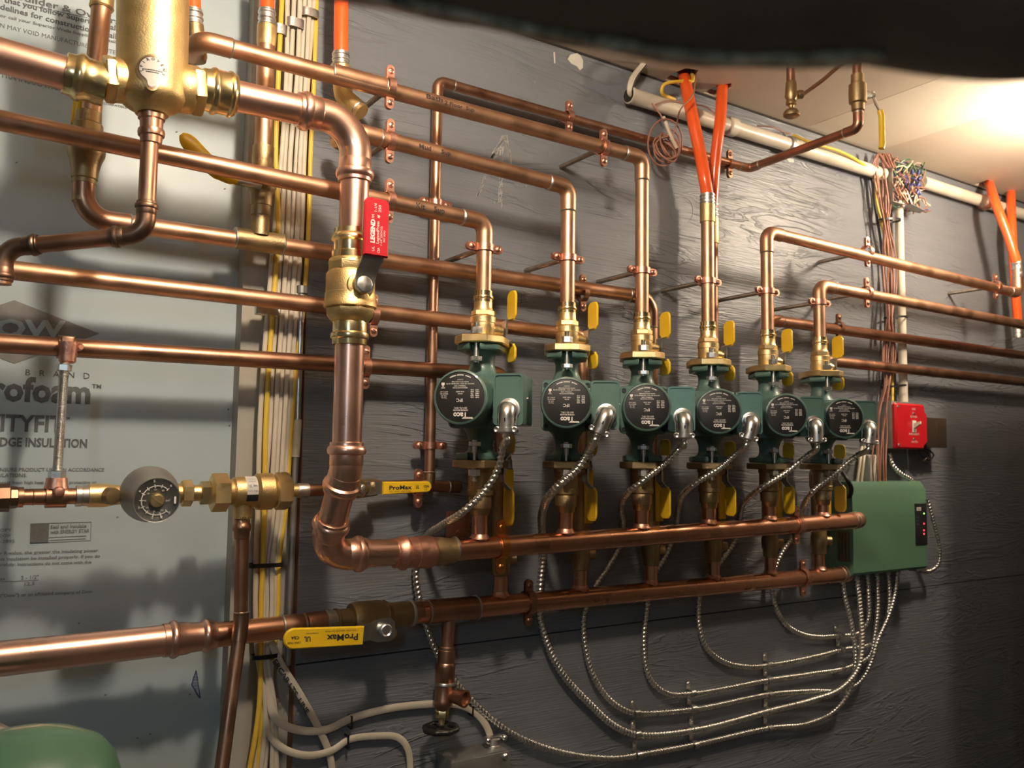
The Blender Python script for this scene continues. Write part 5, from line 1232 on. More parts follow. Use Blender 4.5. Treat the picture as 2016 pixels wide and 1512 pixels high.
# ---------------------------------------------------------------- flexible conduits
def mixp(L): return [at(*p) for p in L]
fx = [
 ([(990, 880, .185), (981, 920, .170), (957, 963, .160), (915, 1005, .150), (868, 1035, .085), (835, 1062, .022), (819, 1110, .014), (825, 1180, .014), (840, 1237, .014), (860, 1287, .014), (897, 1342, .016), (920, 1370, .014), (962, 1411, .012), (1012, 1446, .012), (1080, 1474, .012), (1150, 1489, .012), (1215, 1492, .012), (1257, 1486, .012), (1368, 1466, .012), (1512, 1434, .012), (1590, 1425, .014), (1645, 1398, .020), (1674, 1355, .028), (1684, 1297, .032), (1676, 1230, .034), (1661, 1165, .034), (1659, 1128, .034)], .0050, 'metal flexible conduit from the leftmost pump, lowest loop along the wall'),
 ([(1155, 894, .175), (1136, 924, .168), (1103, 953, .158), (1080, 978, .125), (1069, 1003, .080), (1066, 1030, .035), (1069, 1090, .014), (1063, 1160, .013), (1063, 1215, .013), (1080, 1275, .013), (1110, 1330, .013), (1160, 1385, .013), (1208, 1428, .013), (1256, 1446, .013), (1370, 1437, .013), (1514, 1400, .013), (1600, 1378, .020), (1655, 1356, .036), (1688, 1318, .044), (1697, 1265, .046), (1693, 1200, .044), (1685, 1126, .040)], .0060, 'thicker metal flexible conduit from the second pump, second lowest loop on the wall'),
 ([(1340, 881, .180), (1310, 912, .165), (1267, 946, .155), (1236, 970, .125), (1222, 1000, .080), (1226, 1030, .035), (1222, 1070, .014), (1196, 1118, .013), (1168, 1160, .013), (1149, 1215, .013), (1152, 1275, .013), (1170, 1335, .013), (1200, 1378, .012), (1232, 1399, .012), (1258, 1404, .012), (1369, 1396, .012), (1515, 1367, .012), (1597, 1361, .012), (1650, 1360, .012), (1690, 1345, .018), (1714, 1305, .026), (1727, 1262, .032), (1750, 1210, .036), (1762, 1165, .036), (1767, 1112, .034)], .0048, 'metal flexible conduit from the third pump, third lowest loop on the wall'),
 ([(1450, 892, .180), (1417, 922, .165), (1367, 953, .152), (1342, 977, .110), (1334, 1010, .060), (1328, 1050, .018), (1312, 1090, .012), (1290, 1130, .012), (1275, 1188, .012), (1267, 1271, .012), (1279, 1335, .012), (1311, 1364, .012), (1361, 1366, .012), (1514, 1339, .012), (1597, 1327, .012), (1673, 1313, .012), (1712, 1290, .020), (1722, 1250, .030), (1728, 1190, .034), (1725, 1118, .034)], .0048, 'metal flexible conduit from the fourth pump, third loop from the top on the wall'),
 ([(1590, 896, .180), (1550, 929, .165), (1500, 960, .150), (1467, 987, .100), (1455, 1020, .045), (1443, 1070, .014), (1415, 1110, .012), (1385, 1150, .012), (1375, 1190, .012), (1376, 1231, .012), (1390, 1274, .012), (1425, 1303, .012), (1478, 1313, .012), (1520, 1309, .012), (1600, 1294, .012), (1660, 1279, .012), (1712, 1268, .018), (1738, 1236, .028), (1750, 1190, .034), (1747, 1114, .034)], .0048, 'metal flexible conduit from the fifth pump, second loop from the top on the wall'),
 ([(1685, 898, .180), (1645, 932, .160), (1602, 966, .145), (1582, 993, .100), (1577, 1016, .045), (1562, 1055, .014), (1538, 1090, .012), (1524, 1125, .012), (1520, 1165, .012), (1531, 1205, .012), (1552, 1234, .012), (1591, 1252, .012), (1650, 1252, .012), (1690, 1246, .014), (1708, 1222, .024), (1710, 1180, .032), (1706, 1120, .034)], .0048, 'metal flexible conduit from the rightmost pump, shortest and topmost loop on the wall'),
]
for i, (L, r, lab) in enumerate(fx):
    p, d = conn_exit[i]
    P = mixp(L)
    flex([p-d*0.004, p+d*0.010]+P, r if i != 1 else r, lab, 'metal flexible conduits of the pumps', pitch=0.0070 if i else 0.0074)
flex(mixp([(1826, 982, .050), (1832, 1005, .052), (1842, 1045, .050), (1850, 1085, .044), (1846, 1112, .036), (1832, 1124, .030), (1812, 1124, .030)]), .0046, 'short bright metal conduit looping round the right side of the green control box', None)
flex(mixp([(1752, 893, .030), (1757, 915, .034), (1772, 932, .040), (1792, 944, .044), (1806, 958, .045)]), .0050, 'short metal conduit from the red switch box down to the control box top', None)

# one hole straps
straps = [(1252, 1404, 'third conduit up'), (1253, 1446, 'second conduit up'), (1256, 1487, 'lowest conduit'),
          (1362, 1365, 'fourth conduit up'), (1364, 1396, 'third conduit up'), (1368, 1437, 'second conduit up'), (1368, 1467, 'lowest conduit'),
          (1513, 1309, 'fifth conduit up'), (1514, 1339, 'fourth conduit up'), (1515, 1368, 'third conduit up'), (1515, 1401, 'second conduit up'), (1514, 1434, 'lowest conduit'),
          (1653, 1252, 'topmost conduit'), (1657, 1280, 'fifth conduit up')]
colname = lambda x: 'left' if x < 1300 else 'second' if x < 1450 else 'third' if x < 1600 else 'right'
for (x, y, w) in straps:
    p = at(x, y, 0.012); e = empty('conduit_strap', p, 'small zinc strap in the %s column of straps, holding the %s' % (colname(x), w), 'strap', 'zinc straps on the flexible conduits')
    mb = MB(); R = []
    for k in range(9):
        a = pi*k/8; c0_ = Vector((0, -0.0056*sin(a)-0.001, 0.0056*cos(a))); c1_ = c0_*1.22
        R.append([p+c0_+Vector((-0.005, 0, 0)), p+c0_+Vector((0.005, 0, 0)), p+c1_+Vector((0.005, 0, 0)), p+c1_+Vector((-0.005, 0, 0))])
    mb.rings(R); mb.box(p+Vector((0, 0.0095, 0.0135)), (0.010, 0.0015, 0.016), None, 0.0004); mb.box(p+Vector((0, 0.005, 0.0062)), (0.010, 0.010, 0.0014)); mb.build('band', M_STEEL, e)
    MB().lathe(p+Vector((0, 0.0088, 0.0150)), (0, -1, 0), [(0, 0.0040), (0.0012, 0.0036), (0.0024, 0.002), (0.0025, 0)], 12).build('screw', M_STEEL, e)

# ---------------------------------------------------------------- green control box
bxl = atX(1680, 1100, at(1625, 1100, 0).x); OFF = -bxl.y
X0, X1 = bxl.x, at(1824, 1040, OFF).x
zt0 = at(1680, 966, OFF).z; zb0 = at(1680, 1135, OFF).z; ztop = at(1700, 948, OFF-0.012).z
e = empty('control_box', Vector((X0, -OFF/2, zb0)), 'green zone control box with black indicator strip, at the right end of the manifolds', 'control box')
prof = [(0, zb0), (OFF-0.006, zb0), (OFF, zb0+0.006), (OFF+0.001, (zb0+zt0)/2), (OFF, zt0), (OFF-0.012, ztop), (0, ztop)]
mb = MB(); mb.rings([[Vector((x, -a, z)) for a, z in prof] for x in (X0, X1)]); body = mb.build('case', M_GBOX, e)
pz0, pz1 = at(1815, 1072, OFF).z, at(1815, 991, OFF).z; px0, px1 = at(1801, 1030, OFF).x, X1-0.001
pn = MB().box(((px0+px1)/2, -OFF-0.0012, (pz0+pz1)/2), (px1-px0, 0.0024, pz1-pz0), None, 0.0006).build('indicator_panel', M_BLK, body)
xL = px0+(px1-px0)*0.72
def led(x, y, col, s, nm='indicator_light'):
    q = at(x, y, OFF+0.0026); MB().lathe(q, (0, -1, 0), [(0, 0.0018), (0.0004, 0.0018), (0.0008, 0.0012), (0.0009, 0)], 12).build(nm, mat(nm+'_glow', col, 0.3, emit=col, estr=s), pn)
led(1819, 1011, (0.25, 1.0, 0.12), 2.2); led(1819, 1031, (1, 0.03, 0.06), 3.0); led(1819, 1044, (1, 0.03, 0.06), 3.5); led(1819, 1051, (1, 0.03, 0.06), 3.5)
mb = MB(); A = at(1806, 1002, OFF+0.0026); mb.box(A+Vector((0.006, 0, 0)), (0.016, 0.0003, 0.0075)); tl = mb.build('maker_tag', M_PAPER, pn)
mb = MB(); text_fit(mb, 'Taco', A+Vector((0.0, -0.0004, -0.002)), A+Vector((0.012, -0.0004, -0.002)), UP, 0.004, FR, 0.02, 0.0002); mb.build('printed_text', M_INKK, tl)
mb = MB()
for y, s in ((1020, 'POWER'), (1026, 'ZONE 1'), (1033, 'ZONE 2')): A = at(1804, y, OFF+0.0025); text_fit(mb, s, A, A+Vector((0.010, 0, 0)), UP, 0.0022, FR)
mb.build('printed_text', M_INKS, pn)
# copper coloured wiring showing at the box's left side and the connectors beneath it
for k, x in enumerate((1659, 1685, 1706, 1725, 1747, 1767)):
    q = at(x, 1128, 0.034 if x != 1685 else 0.040); q.z = zb0
    MB().lathe(q+Vector((0, 0, 0.002)), (0, 0, -1), [(0, 0.0085), (0.005, 0.0085), (0.0055, 0.0068), (0.012, 0.0068), (0.0125, 0.0055)], 14).build('conduit_connector', M_GALV, e)
mb = MB(); q = at(1806, 1123, 0.030); q.z = zb0-0.004; mb.box(q, (0.040, 0.020, 0.010), None, 0.001); mb.build('conduit_connector', M_GALV, e)
random.seed(11)
for k in range(4):
    x = X0-0.0012; yo = -OFF+0.010+k*0.0075
    MB().box((x, yo, at(1665, 1075, 0.04).z), (0.0022, 0.0040, 0.060), None, 0.0008).build('side_vent', M_CDARK, body)

# red emergency switch
RO = 0.048; rx0, rx1 = at(1757, 840, RO).x, at(1819, 840, RO).x; rz0, rz1 = at(1757, 883, RO).z, at(1757, 793, RO).z
e = empty('emergency_switch', Vector(((rx0+rx1)/2, -0.02, rz0)), 'bright red emergency switch cover on a steel box right of the pumps', 'switch')
MB().box(((rx0+rx1)/2-0.004, -RO/2, (rz0+rz1)/2+0.002), (rx1-rx0-0.006, RO, rz1-rz0+0.004), None, 0.002).build('steel_box', M_GALV, e)
w_, h_ = (rx1-rx0)/2, (rz1-rz0)/2; ch = 0.010
poly = [(-w_, -h_+0.003), (-w_+0.003, -h_), (w_-ch*1.6, -h_), (w_-ch*1.4, -h_+ch*0.5), (w_, -h_+ch*1.6), (w_, h_-ch*2.0), (w_-ch*0.8, h_-ch*1.4), (w_-ch*1.2, h_), (-w_+0.003, h_), (-w_, h_-0.003)]
M = Matrix(((1, 0, 0, (rx0+rx1)/2), (0, 0, -1, -RO+0.006), (0, 1, 0, (rz0+rz1)/2), (0, 0, 0, 1)))
cv = MB().prism(poly, 0.015, M, 0.004).build('cover', M_REDB, e)
yf = -RO-0.0092; cx_, cz_ = (rx0+rx1)/2+0.006, (rz0+rz1)/2
mb = MB()
for s, dz_, w, h in (('GAS', 0.036, 0.014, 0.0045), ('BURNER', 0.019, 0.026, 0.0045), ('EMERGENCY', -0.019, 0.040, 0.0045), ('SWITCH', -0.036, 0.024, 0.0045)):
    text_fit(mb, s, Vector((cx_-w/2, yf, cz_+dz_)), Vector((cx_+w/2, yf, cz_+dz_)), UP, h, FR, 0.02, 0.0004)
mb.build('printed_text', mat('pale_red_print', (0.75, 0.45, 0.40), 0.5), cv)
for dx_, dz_ in ((-w_+0.008, -h_+0.008), (-w_+0.008, h_-0.008), (0.006, 0.028), (0.006, -0.028)): MB().lathe(((rx0+rx1)/2+dx_, yf+0.0004, cz_+dz_), (0, -1, 0), [(0, 0.0035), (0.0012, 0.003), (0.0018, 0)], 12).build('screw', M_STEEL, cv)
MB().box((cx_, yf-0.0006, cz_), (0.014, 0.0016, 0.026), None, 0.0006).build('toggle_plate', M_PAPER, cv)
mb = MB(); mb.rings([[Vector((cx_+sx_*0.004, yf-0.001, cz_+sz_)) for sx_, sz_ in ((-1, -0.006), (1, -0.006), (1, 0.006), (-1, 0.006))], [Vector((cx_+sx_*0.003+0.003, yf-0.014, cz_+0.008+sz_)) for sx_, sz_ in ((-1, -0.003), (1, -0.003), (1, 0.003), (-1, 0.003))]]); mb.build('toggle', M_WHT, cv)
tx0, tx1 = rx1+0.001, at(1841, 850, 0.025).x+0.012
e = empty('transformer', Vector((tx0, -0.02, rz0)), 'dark transformer block mounted against the right side of the red switch box', 'transformer')
zc_ = at(1828, 852, 0.03).z
MB().box(((tx0+tx1)/2+0.006, -0.026, zc_), (tx1-tx0-0.010, 0.040, 0.068), None, 0.003).build('housing', M_PLAST, e)
MB().box((tx0+0.004, -0.028, zc_-0.002), (0.010, 0.034, 0.052), None, 0.002).build('core', M_GALV, e)
for k, (a, b) in enumerate((((1822, 884), (1838, 905)), ((1815, 886), (1826, 907)))):
    cable([at(a[0], a[1], 0.03), at(a[0]+12, a[1]+6, 0.03), at(b[0], b[1]-8, 0.028), at(b[0]-8, b[1], 0.025), at(b[0]-22, b[1]-6, 0.02), at(b[0]-30, b[1]-22, 0.02)], 0.0016, M_PLAST, ['thin dark wire looped under the transformer, outer loop', 'thin dark wire looped under the transformer, inner loop'][k], 'wire', None, 'thin_wire')
# white device behind the control box
q = at(1712, 925, 0.018); e = MB().box(q+Vector((0, 0, -0.005)), (0.040, 0.030, 0.075), None, 0.004).build('relay_box', M_PAPER, None, 'small white box on the wall just above the green control box', 'box')
for k, (x0, x1) in enumerate(((1693, 1686), (1700, 1694))):
    cable([at(x0+4, 880, 0.03), at(x0, 910, 0.045), at(x1, 960, 0.05)], 0.0032, M_WHT, ['white cable dropping into the control box, left one', 'white cable dropping into the control box, right one'][k], 'cable', None, 'electrical_cable')
cable(mixp([(1655, 925, .05), (1668, 945, .07), (1676, 960, .072), (1674, 975, .066), (1664, 978, .05)]), 0.0042, M_TIE, 'black cable hooking round the left top corner of the control box', 'cable')

# ---------------------------------------------------------------- cream conduits and junction box at right
def ctube(A, B, off, r, m, label, nm='pvc_conduit'):
    e = empty(nm, at(*A, off), label, 'conduit'); MB().tube([at(*A, off), at(*B, off)], r, 28).build('pipe', m, e); return e
CA, CB = (1238, 187), (1738, 343)
e = ctube(CA, CB, 0.022, 0.0140, M_PVC, 'long cream plastic conduit running along the top of the plywood wall')
for s0, s1, d in ((1238, 1244, 33), (1432, 1446, 36), (1550, 1556, 34)):
    lathe_px(CA, CB, 0.022, [(s0, d-2), (s0+0.5, d), (s1-0.5, d), (s1, d-2)]).build('coupling', M_PVC if s0 < 1500 else M_GALV, e)
MB().lathe(at(1237.5, 187, 0.022), at(1300, 206, 0.022)-at(1238, 187, 0.022), [(-0.0008, 0.0125), (0.0, 0.0125)], 24).build('open_end', M_DARKV, e)
for k, (dx_, m_) in enumerate(((0, M_WHT), (5, M_WHT), (9, M_TIE))):
    cable([at(1250, 193, 0.020), at(1238+dx_*0.5, 184, 0.03), at(1240+dx_, 160, 0.035), at(1262+dx_, 128, 0.03), at(1292+dx_, 96, 0.02)], 0.0030 if k < 2 else 0.0018, m_, ['pale cable leaving the open end of the cream conduit, left one', 'pale cable leaving the open end of the cream conduit, right one', 'thin black cable beside the pale cables at the conduit end'][k], 'cable', None, 'electrical_cable')
e = ctube((1815, 358), (2070, 440), 0.022, 0.0140, M_PVC, 'cream plastic conduit at far right, continuing past the wire-filled box')
lathe_px((1815, 358), (2070, 440), 0.022, [(1935, 28), (1936, 30), (1942, 30), (1943, 28)]).build('strap', M_CLAMP, e)
VX = at(1772, 500, 0.022).x
e = empty('pvc_conduit', Vector((VX, -0.022, at(1772, 600, 0.022).z)), 'vertical cream conduit between the wire-filled box and the red switch', 'conduit')
MB().tube([vz(VX, 0.022, at(1765, 396, 0.022).z), vz(VX, 0.022, at(1776, 792, 0.022).z)], 0.0092, 24).build('pipe', M_PVC, e)
jx0, jx1 = at(1748, 350, 0.03).x, at(1800, 350, 0.03).x; jz0, jz1 = at(1748, 398, 0.03).z, at(1748, 318, 0.03).z
e = empty('junction_box', Vector((jx0, -0.02, jz0)), 'open steel junction box near the ceiling, overflowing with spliced wires', 'junction box')
cxm, czm = (jx0+jx1)/2, (jz0+jz1)/2
for nm, c_, s_ in (('back', (cxm, -0.0015, czm), (jx1-jx0, 0.002, jz1-jz0)), ('side', (jx0, -0.022, czm), (0.0016, 0.040, jz1-jz0)), ('side', (jx1, -0.022, czm), (0.0016, 0.040, jz1-jz0)), ('side', (cxm, -0.022, jz0), (jx1-jx0, 0.040, 0.0016)), ('side', (cxm, -0.022, jz1), (jx1-jx0, 0.040, 0.0016))):
    MB().box(c_, s_).build(nm, M_GALV, e)
MB().box((cxm+0.018, -0.050, jz0-0.006), (0.055, 0.018, 0.0015), Matrix.Rotation(0.12, 3, 'Y')).build('bracket', M_GALV, e)
MB().lathe((VX, -0.024, jz0-0.004), (0, 0, 1), [(0, 0.011), (0.010, 0.0125), (0.011, 0.010)], 14).build('connector', M_STEEL, e)
random.seed(21)
mb = MB(); mats_ = [M_WIRE, M_WWHT, M_WBLU, M_WGRN, M_TIE, M_CLAMP]
for k in range(95):
    mb.mi = random.choice([0, 0, 1, 1, 2, 3, 4, 5, 0])
    a = Vector((random.uniform(jx0+0.004, jx1), -random.uniform(0.01, 0.035), random.uniform(jz0+0.006, jz1)))
    P = [a]
    for j in range(3):
        a = a+Vector((random.uniform(-0.022, 0.026), -random.uniform(0.0, 0.012), random.uniform(-0.028, 0.026))); a.x = min(max(a.x, jx0), jx1+0.034); a.z = min(max(a.z, jz0-0.006), jz1+0.010); a.y = max(a.y, -0.066); P.append(a)
    mb.tube(smooth(P, 6), random.uniform(0.0011, 0.0019), 7)
mb.build('tangled_wires', mats_, None, 'tangle of brown, white, green and blue spliced wires bulging from the open box', 'wires', None, 'stuff')
for k, (dx_, dy_, dz_) in enumerate(((-0.006, -0.060, 0.020), (0.014, -0.062, 0.022), (0.020, -0.056, -0.004), (0.026, -0.050, -0.018), (0.022, -0.058, 0.012))):
    MB().lathe((cxm+dx_, dy_, czm+dz_), (0.3*(k-2), -0.5, 0.8), [(0, 0.0042), (0.006, 0.0038), (0.010, 0.0022), (0.011, 0)], 12).build('wire_connector', M_WBLU, None, 'blue twist-on wire connector in the tangle at the open box', 'wire connector', 'blue wire connectors in the open box')

# brown wire bundle
random.seed(5)
base_pts = [(1752, 330, .05), (1738, 303, .04), (1730, 320, .034), (1736, 350, .030), (1740, 400, .030), (1744, 440, .034), (1750, 500, .030), (1752, 560, .028), (1752, 625, .034), (1751, 700, .030), (1746, 758, .034), (1738, 810, .032), (1736, 850, .034), (1733, 895, .036), (1735, 962, .045)]
wd_ = ['frontmost', 'outer left', 'outer right', 'inner', 'middle', 'rear', 'loosest']
for k in range(7):
    L = []
    for j, (x, y, o) in enumerate(base_pts):
        tie = j in (5, 8, 10); sp_ = 3.0 if tie else 6.5
        L.append((x+(k-3)*sp_*0.62+random.uniform(-1, 1)*(1 if tie else 3.2), y, o+random.uniform(-0.004, 0.004)+(k % 3)*0.003-0.003))
    cable(mixp(L), 0.0017+0.0003*(k % 2), M_WIRE, 'thin brown wire in the bundle tied down beside the vertical cream conduit', 'wire', 'brown wires of the tied bundle', 'thin_wire', k=6)
cable(mixp([(1560, 266, .012), (1600, 282, .040), (1650, 297, .044), (1690, 318, .038), (1722, 350, .022), (1726, 395, .020), (1736, 440, .022), (1748, 500, .018), (1754, 590, .014), (1756, 700, .014), (1757, 790, .030)]), 0.0034, M_CYEL, 'yellow cable following the cream conduit and then down with the brown wires', 'cable')
cable(mixp([(1716, 340, .012), (1722, 400, .012), (1733, 470, .012), (1742, 560, .012), (1742, 700, .010), (1730, 830, .010), (1728, 950, .016)]), 0.0030, M_TIE, 'dark strand put in for the shadow on the wall behind the brown wire bundle', 'cable')  # black strand stands in for the shadow strip beside the bundle
for (x, y, w) in ((1742, 434, 'upper'), (1756, 625, 'middle'), (1752, 760, 'lower')):
    c = at(x+8, y, 0.030); mb = MB(); R = []
    K = 20
    for k in range(K):
        a = 2*pi*k/K; rr_ = 0.030; o = Vector((rr_*cos(a)*1.15, -0.019*sin(a), 0.004*cos(a))); n_ = Vector((cos(a), -sin(a), 0))
        R.append([c+o+Vector((0, 0, -0.0022)), c+o+n_*0.0012+Vector((0, 0, -0.0022)), c+o+n_*0.0012+Vector((0, 0, 0.0022)), c+o+Vector((0, 0, 0.0022))])
    mb.rings(R, closed=True); mb.build('cable_tie', M_TIE, None, w+' black cable tie round the brown wires and the cream conduit', 'cable tie')
# coil of wire hanging at the top
mb = MB(); P = []
c = at(1312, 292, 0.050); random.seed(9)
n = 170
for k in range(n):
    t = k/n; a = 2*pi*7.0*t; rr_ = (0.020 if k > 30 else 0.034+0.004*sin(a))*(1+0.25*sin(5*t*6)); tl_ = 0.5*sin(9*t)
    P.append(c+Vector((rr_*cos(a)*1.0, -0.010*sin(3*a*0.3+t*9), rr_*sin(a)*1.05+0.004*tl_)))
mb.tube([at(1280, 200, 0.030), at(1300, 225, 0.045), at(1318, 262, 0.055)]+P, 0.0016, 7)
mb.build('coiled_wire', M_WIRE, None, 'coil of thin brown wire hanging over the copper pipe under the cream conduit', 'wire')
cable(mixp([(1306, 230, .052), (1318, 262, .058), (1332, 292, .060)]), 0.0032, M_WWHT, 'pale cable end sticking into the brown wire coil', 'cable')
cable([atZ(1362, 142, ZC+0.01), at(1362, 160, 0.060), at(1345, 160, 0.050), at(1306, 168, 0.045), at(1303, 182, 0.040), at(1328, 196, 0.026)], 0.0034, M_CYEL, 'short yellow cable curling from the ceiling cut-out beside the orange tube', 'cable')
cable([atZ(1372, 142, ZC+0.01), at(1368, 165, 0.09), at(1362, 190, 0.11), at(1340, 215, 0.10), at(1332, 245, 0.07), at(1322, 275, 0.058)], 0.0014, M_WIRE, 'thin brown wire passing in front of the left orange tube', 'wire', None, 'thin_wire')
cable([at(1290, 206, 0.038), at(1320, 198, 0.040), at(1350, 203, 0.040), at(1392, 212, 0.040), at(1420, 235, 0.036), at(1440, 248, 0.02)], 0.0014, M_WIRE, 'thin brown wire lying along the cream conduit behind the orange tubes', 'wire', None, 'thin_wire')
cable([at(1490, 248, 0.010), at(1520, 250, 0.028), at(1548, 262, 0.028), at(1556, 262, 0.010)], 0.0013, M_WIRE, 'short pinkish wire above the middle of the cream conduit', 'wire', None, 'thin_wire')

# far right orange tubes
pexline([atZ(1945, 356, ZC+0.03), atZ(1947, 360, ZC), at(1962, 405, 0.085), at(1985, 465, 0.105), at(2000, 512, FP), at(2003, 522, FP)], 0.0108, 'orange heating tube at the far right, slanting from the ceiling into the upper pipe', (at(2004, 545, FP), at(2002, 513, FP)))
pexline([atZ(1990, 372, ZC+0.03), atZ(1990, 378, ZC), at(1992, 450, 0.060), at(1997, 540, 0.056), at(2004, 645, 0.050)], 0.0108, 'orange heating tube at the far right edge, straight one behind the slanting tube', (at(2005, 665, 0.050), at(2004, 643, 0.050)))

# ---------------------------------------------------------------- cable bundle at the stud
YS = [-30, 150, 300, 450, 600, 720, 850, 1000, 1110, 1200, 1290, 1400, 1540]
bund = [
 ('w', [566, 563, 556, 541, 527, 518, 512, 508, 503, 503, 508, 522, 512], 0.002, 'leftmost'),
 ('y', [556, 548, 543, 546, 537, 528, 522, 520, 516, 513, 512, 508, 485], 0.004, None),
 ('w', [580, 573, 562, 556, 545, 536, 530, 519, 510, 511, 514, 528, 520], -0.002, None),
 ('w', [592, 584, 572, 566, 556, 547, 541, 531, 519, 518, 518, 534, 534], 0.001, None),
 ('w', [602, 593, 583, 576, 566, 558, 550, 541, 528, 526, 524, 520, 498], -0.003, None),
 ('w', [611, 602, 592, 585, 575, 567, 559, 549, 536, 534, 528, 540, 545], 0.001, None),
 ('w', [620, 607, 599, 593, 584, 576, 567, 557, 543, 541, 532, 528, 508], -0.002, None),
 ('y', [624, 618, 611, 607, 597, 583, 573, 562, 549, 547, 538, 516, 505], -0.003, None)]
for k, (c_, xs, o, _) in enumerate(bund):
    random.seed(k+40)
    P = [at(x+random.uniform(-1.2, 1.2), y, o) for x, y in zip(xs, YS)]
    if c_ == 'w': lab, g = 'cream flat cable in the vertical bundle on the stud', 'cream cables of the vertical bundle'
    else: lab, g = ('yellow flat cable on the left of the vertical bundle' if k == 1 else 'yellow flat cable on the right edge of the vertical bundle'), None
    cable([q_+Vector((0, -0.0015*(k % 2), 0)) for q_ in P], 0.0034, M_WHT if c_ == 'w' else M_CYEL, lab, 'cable', g, flat=0.85, k=6)
def band(px, py, wpx, hpx, off, m, name, label, cat, group=None, th=0.010):
    c = at(px, py, off); w = mpx(wpx, c)*1.12; h = mpx(hpx, c)
    mb = MB(); R = []
    K = 24
    for k in range(K):
        a = 2*pi*k/K; sx_ = (abs(cos(a))**0.6)*(1 if cos(a) > 0 else -1); sy_ = (abs(sin(a))**0.6)*(1 if sin(a) > 0 else -1)
        p = c+Vector((w/2*sx_, -th*sy_*0.8, 0)); n_ = Vector((cos(a), -sin(a), 0))*0.0012
        R.append([p+Vector((0, 0, -h/2)), p+n_+Vector((0, 0, -h/2)), p+n_+Vector((0, 0, h/2)), p+Vector((0, 0, h/2))])
    mb.rings(R, closed=True); return mb.build(name, m, None, label, cat, group)
band(523, 1112, 58, 8, 0.003, M_TIE, 'cable_tie', 'black cable tie round the vertical cable bundle below the brass valve', 'cable tie')
band(521, 1291, 44, 8, 0.003, M_TIE, 'cable_tie', 'black cable tie round the vertical cable bundle beside the lower yellow lever', 'cable tie')
band(527, 613, 42, 15, 0.010, M_STEEL, 'cable_connector', 'zinc ring connector round two cables of the vertical bundle', 'cable connector', None, 0.008)
band(552, 60, 20, 20, 0.004, M_STEEL, 'cable_clip', 'metal cable clip on the yellow cable at the top of the bundle', 'cable clip', 'metal clips at the top of the cable bundle', 0.007)
band(581, 47, 28, 18, 0.004, M_STEEL, 'cable_clip', 'metal cable clip round the middle cables near the top', 'cable clip', 'metal clips at the top of the cable bundle', 0.007)
band(610, 27, 28, 16, 0.004, M_STEEL, 'cable_clip', 'metal cable clip round the right cables at the top edge', 'cable clip', 'metal clips at the top of the cable bundle', 0.007)
e = empty('steel_conduit', at(588, 700, -0.004), 'thin steel conduit at the right side of the cable bundle', 'conduit')
MB().tube([at(594, 565, -0.002), at(586, 828, -0.002)], 0.0046, 16).build('pipe', M_STEEL, e)
lathe_px((594, 565), (586, 828), -0.002, [(563, 20), (564, 24), (578, 24), (580, 18), (592, 18), (593, 14)], True, 16).build('connector', M_GALV, e)
MB().tube([at(586, 826, -0.002), at(582, 900, -0.002)], 0.0058, 14).build('sleeve', M_WHT, e)
MB().tube([at(582, 898, -0.002), at(566, 1310, -0.002)], 0.0046, 16).build('lower_pipe', M_GALV, e)
# branch cables at the bottom
pts = mixp([(533, 1262, 0.004), (552, 1305, 0.008), (585, 1358, 0.010), (612, 1405, 0.010), (636, 1452, 0.008), (650, 1490, 0.006), (656, 1550, 0.005)])
k1 = cable(pts, 0.0050, M_WHT, 'cream cable with black hand lettering branching down right from the bundle', 'cable', flat=0.6)
mb = MB()
A = at(540, 1300, 0.0136); B = at(606, 1404, 0.0136); dd_ = (B-A).normalized(); up_ = Vector((0, -1, 0)).cross(dd_); up_ = -up_ if up_.x < 0 else up_
text_fit(mb, 'ERCAB LTS  LINE', A-up_*0.003, B-up_*0.003, up_, 0.0062, FR, 0.02, 0.0004); mb.build('handwriting', M_INKK, k1)
cable(mixp([(532, 1300, 0.0), (530, 1370, 0.003), (543, 1415, 0.008), (582, 1436, 0.010), (640, 1437, 0.010), (690, 1415, 0.008), (760, 1396, 0.008), (850, 1386, 0.008), (905, 1388, 0.008), (936, 1403, 0.010), (960, 1435, 0.014), (971, 1478, 0.020)]), 0.0055, M_WHT, 'cream cable curving right from the bundle and over to the lower steel box', 'cable', flat=0.6)
cable(mixp([(524, 1380, 0.0), (528, 1440, 0.003), (555, 1472, 0.008), (603, 1487, 0.010), (652, 1478, 0.010), (688, 1456, 0.008), (740, 1449, 0.008), (783, 1452, 0.008), (803, 1476, 0.008), (808, 1550, 0.008)]), 0.0050, M_WHT, 'cream cable curving right from the bundle, lowest one leaving the bottom edge', 'cable', flat=0.6)
for (x, y, lab) in ((690, 1421, 'small black staple on the upper cream branch cable'), (683, 1460, 'small black staple on the lower cream branch cable'), (928, 1397, 'small black staple on the cream cable just right of the handwheel')):
    c = at(x, y, 0.008); mb = MB(); mb.box(c+Vector((0, -0.0045, 0)), (0.0025, 0.0015, 0.016), None, 0.0004); mb.box(c+Vector((0, 0.001, 0.008)), (0.0025, 0.013, 0.0015)); mb.box(c+Vector((0, 0.001, -0.008)), (0.0025, 0.013, 0.0015)); mb.build('cable_staple', M_TIE, None, lab, 'staple')
